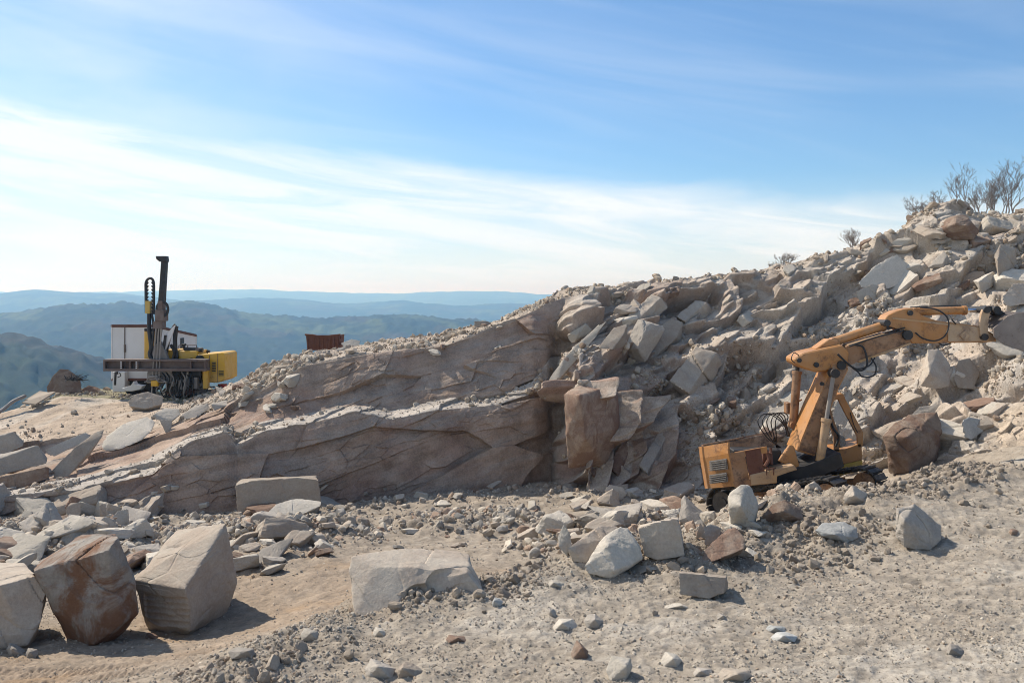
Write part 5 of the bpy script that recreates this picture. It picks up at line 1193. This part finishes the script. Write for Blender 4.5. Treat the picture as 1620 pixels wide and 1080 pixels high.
g = nb(); prism(g, [(482,528),(496,529),(508,532),(520,530),(538,528),(538,531),(520,533),(508,535),(496,532),(482,531)], D-.04, D+.09, .005); box(g, 536, 531, 540, 536, D+.2, D+.4); box(g, 537, 541, 540, 546, D+.2, D+.4); part('rim', g, M_RU, sk)
for (lab, q, d0) in (('upper grey board lying beside the boulder at the brink', [(40,632),(63,618),(76,620),(54,636)], 37.0), ('lower grey board sticking out towards the valley', [(35,636),(60,622),(88,619),(56,639)], 36.4)):
    bd_ = nb(); l = hit(q[0][0]+20, q[0][1]-4)[0]; z0 = [P(x, y, d0+(1.1 if i in (1, 2) else 0)) for i, (x, y) in enumerate(q)]
    vs = [bd_.verts.new(p) for p in z0]; vs2 = [bd_.verts.new(p-Vector((0, 0, .06))) for p in z0]
    bd_.faces.new(vs); bd_.faces.new(vs2[::-1])
    for i in range(4): bd_.faces.new((vs[i], vs2[i], vs2[(i+1) % 4], vs[(i+1) % 4]))
    o = part('plank', bd_, M_WOOD, None); tag(o, lab, 'plank', 'boards at the brink')
g = nb(); tube(g, [P(-6,655,35.6), P(8,645,36), P(22,634,36.3), P(40,626,36.8)], .07, 8); o = part('pole', g, M_GR, None, smooth=True); tag(o, 'bent grey pole lying at the brink at the left edge of the photo', 'pole')
g = nb(); pb = P(240, 656, 38.3)
cyl(g, P(232,656,38.6), P(232,645,38.6), .72, 24); disc = part('dark_void_disc', g, M_BK, None, smooth=True); tag(disc, 'flat black disc standing for the dark void under the lens-shaped boulder below the drill', 'dark void')  # black disc added to stand in for the shaded void below the boulder
# ================================================================== BARE TREES ON THE CREST
m, nt, b = new_mat('winter_bark'); co = coord(nt)
nt.links.new(mixc(nt, noise(nt, co, 6, 4), (0.15, 0.125, 0.11), (0.26, 0.225, 0.195)), b.inputs['Base Color']); b.inputs['Roughness'].default_value = .9; M_BARK = m
def bare_tree(px, py, d, top, spread, seed, label, stems=1, lean=0.0, name='bare_tree', cat='bare tree'):
    s = random.Random(seed); p0 = P(px, py, d); H = 1.15*(py-top)/F*d
    rt = root(name, p0, label, cat, 'bare trees on the crest')
    tr = nb(); br = nb(); cnt = [0]
    def grow(p, dr, ln, r, lvl, bm):
        k = 3; pts = [p]; q = p; dd = dr
        for i in range(k):
            dd = (dd+Vector((s.gauss(0, .16), s.gauss(0, .16), s.gauss(.04, .10)))).normalized(); q = q+dd*ln/k; pts.append(q)
        tube(bm, pts, r, 5 if lvl < 2 else 3, 2, r*.5)
        cnt[0] += 1
        if lvl >= 5 or cnt[0] > 900: return
        n = s.choice([2, 3, 3]) if lvl else s.choice([4, 5])
        for i in range(n):
            t = s.uniform(.35, 1.0) if i else 1.0
            j = min(int(t*k), k-1); pp = pts[j].lerp(pts[j+1], t*k-j)
            a = s.uniform(0, 6.28); sp = s.uniform(.35, .85)*spread
            side = Vector((math.cos(a), math.sin(a), s.uniform(-.1, .5)))
            grow(pp, (dd+side*sp).normalized(), ln*s.uniform(.52, .80), max(r*.52, .0050), lvl+1, br)
    for k in range(stems):
        a = s.uniform(0, 6.28); v = Vector((lean+math.cos(a)*.25*(stems > 1)*spread, math.sin(a)*.2*(stems > 1), 1)).normalized()
        cnt[0] = 0; grow(p0+Vector((s.gauss(0, .12)*(stems > 1), s.gauss(0, .1)*(stems > 1), -.15)), v, H*s.uniform(.36, .46), .022+.005*H, 0, tr)
    part('trunk', tr, M_BARK, rt); part('branches', br, M_BARK, rt)
bare_tree(1246, 423, 41, 398, 1.3, 3, 'lowest leafless shrub on the crest, farthest down the ridge', 4, 0, 'bare_shrub', 'bare shrub')
bare_tree(1222, 428, 41, 412, 1.4, 4, 'tiny leafless shrub beside the lowest shrub on the crest', 3, 0, 'bare_shrub', 'bare shrub')
bare_tree(1352, 398, 42, 364, 1.1, 5, 'wide leafless shrub on the crest left of the rubble knoll', 4, 0, 'bare_shrub', 'bare shrub')
bare_tree(1384, 392, 42, 372, 1.2, 6, 'small leafless shrub between the wide shrub and the knoll', 3, 0, 'bare_shrub', 'bare shrub')
bare_tree(1462, 352, 43, 310, 1.3, 7, 'spreading leafless tree leaning left of the rubble knoll', 4, -.3)
bare_tree(1486, 342, 44, 300, 1.0, 17, 'thin leafless tree just behind the left of the knoll', 2, -.1)
bare_tree(1524, 336, 43, 268, .9, 8, 'tall leafless tree directly behind the rubble knoll', 2)
bare_tree(1545, 340, 44, 300, 1.0, 18, 'low leafless tree right behind the knoll', 3)
bare_tree(1570, 345, 44, 292, .9, 9, 'leafless tree between the knoll and the tallest trees', 3)
bare_tree(1596, 340, 43, 268, .7, 10, 'upright twiggy tree near the right edge of the photo', 2)
bare_tree(1612, 338, 43.5, 262, .7, 11, 'tallest leafless tree at the right edge of the photo', 2)
bare_tree(1556, 342, 45, 284, .9, 28, 'thin leafless tree between the low tree and the knoll edge', 2)
bare_tree(1583, 342, 45, 288, .9, 29, 'slender leafless tree just left of the two tallest trees', 2)
# dead brush on the boulder at the brink
rt = root('dead_brush', P(116, 592, 38.6), 'dark tangle of dead brush on the boulder at the brink', 'dead brush')
g = nb(); s = random.Random(4)
for i in range(46):
    a = Vector((s.gauss(0, .12), s.gauss(0, .10), -.25)); d_ = Vector((s.gauss(.3, .7), s.gauss(0, .5), s.uniform(.1, .9))).normalized()
    tube(g, [rt.location+a, rt.location+a+d_*s.uniform(.15, .3)+Vector((0, 0, -.02)), rt.location+a+d_*s.uniform(.3, .5)+Vector((.05, 0, -.1))], .022, 4, 3, .006)
part('twigs', g, M_HO, rt)

# ================================================================== AIR
hz = bmesh.new(); bmesh.ops.create_cube(hz, size=1.0)
me = bpy.data.meshes.new('haze'); hz.to_mesh(me); hz.free()
ho = link(bpy.data.objects.new('haze', me)); ho.scale = (36000, 17000, 700); ho.location = (0, 8000, -205); tag(ho, kind='stuff')
m = bpy.data.materials.new('pale_air'); m.use_nodes = True; nt = m.node_tree
for n in list(nt.nodes):
    if n.type != 'OUTPUT_MATERIAL': nt.nodes.remove(n)
vol = nt.nodes.new('ShaderNodeVolumePrincipled'); vol.inputs['Color'].default_value = (0.25, 0.56, 1.0, 1); vol.inputs['Absorption Color'].default_value = (1, 1, 1, 1); vol.inputs['Density'].default_value = 2.1e-4; vol.inputs['Anisotropy'].default_value = 0.3
nt.links.new(vol.outputs[0], nt.nodes['Material Output'].inputs['Volume'])
me.materials.append(m)
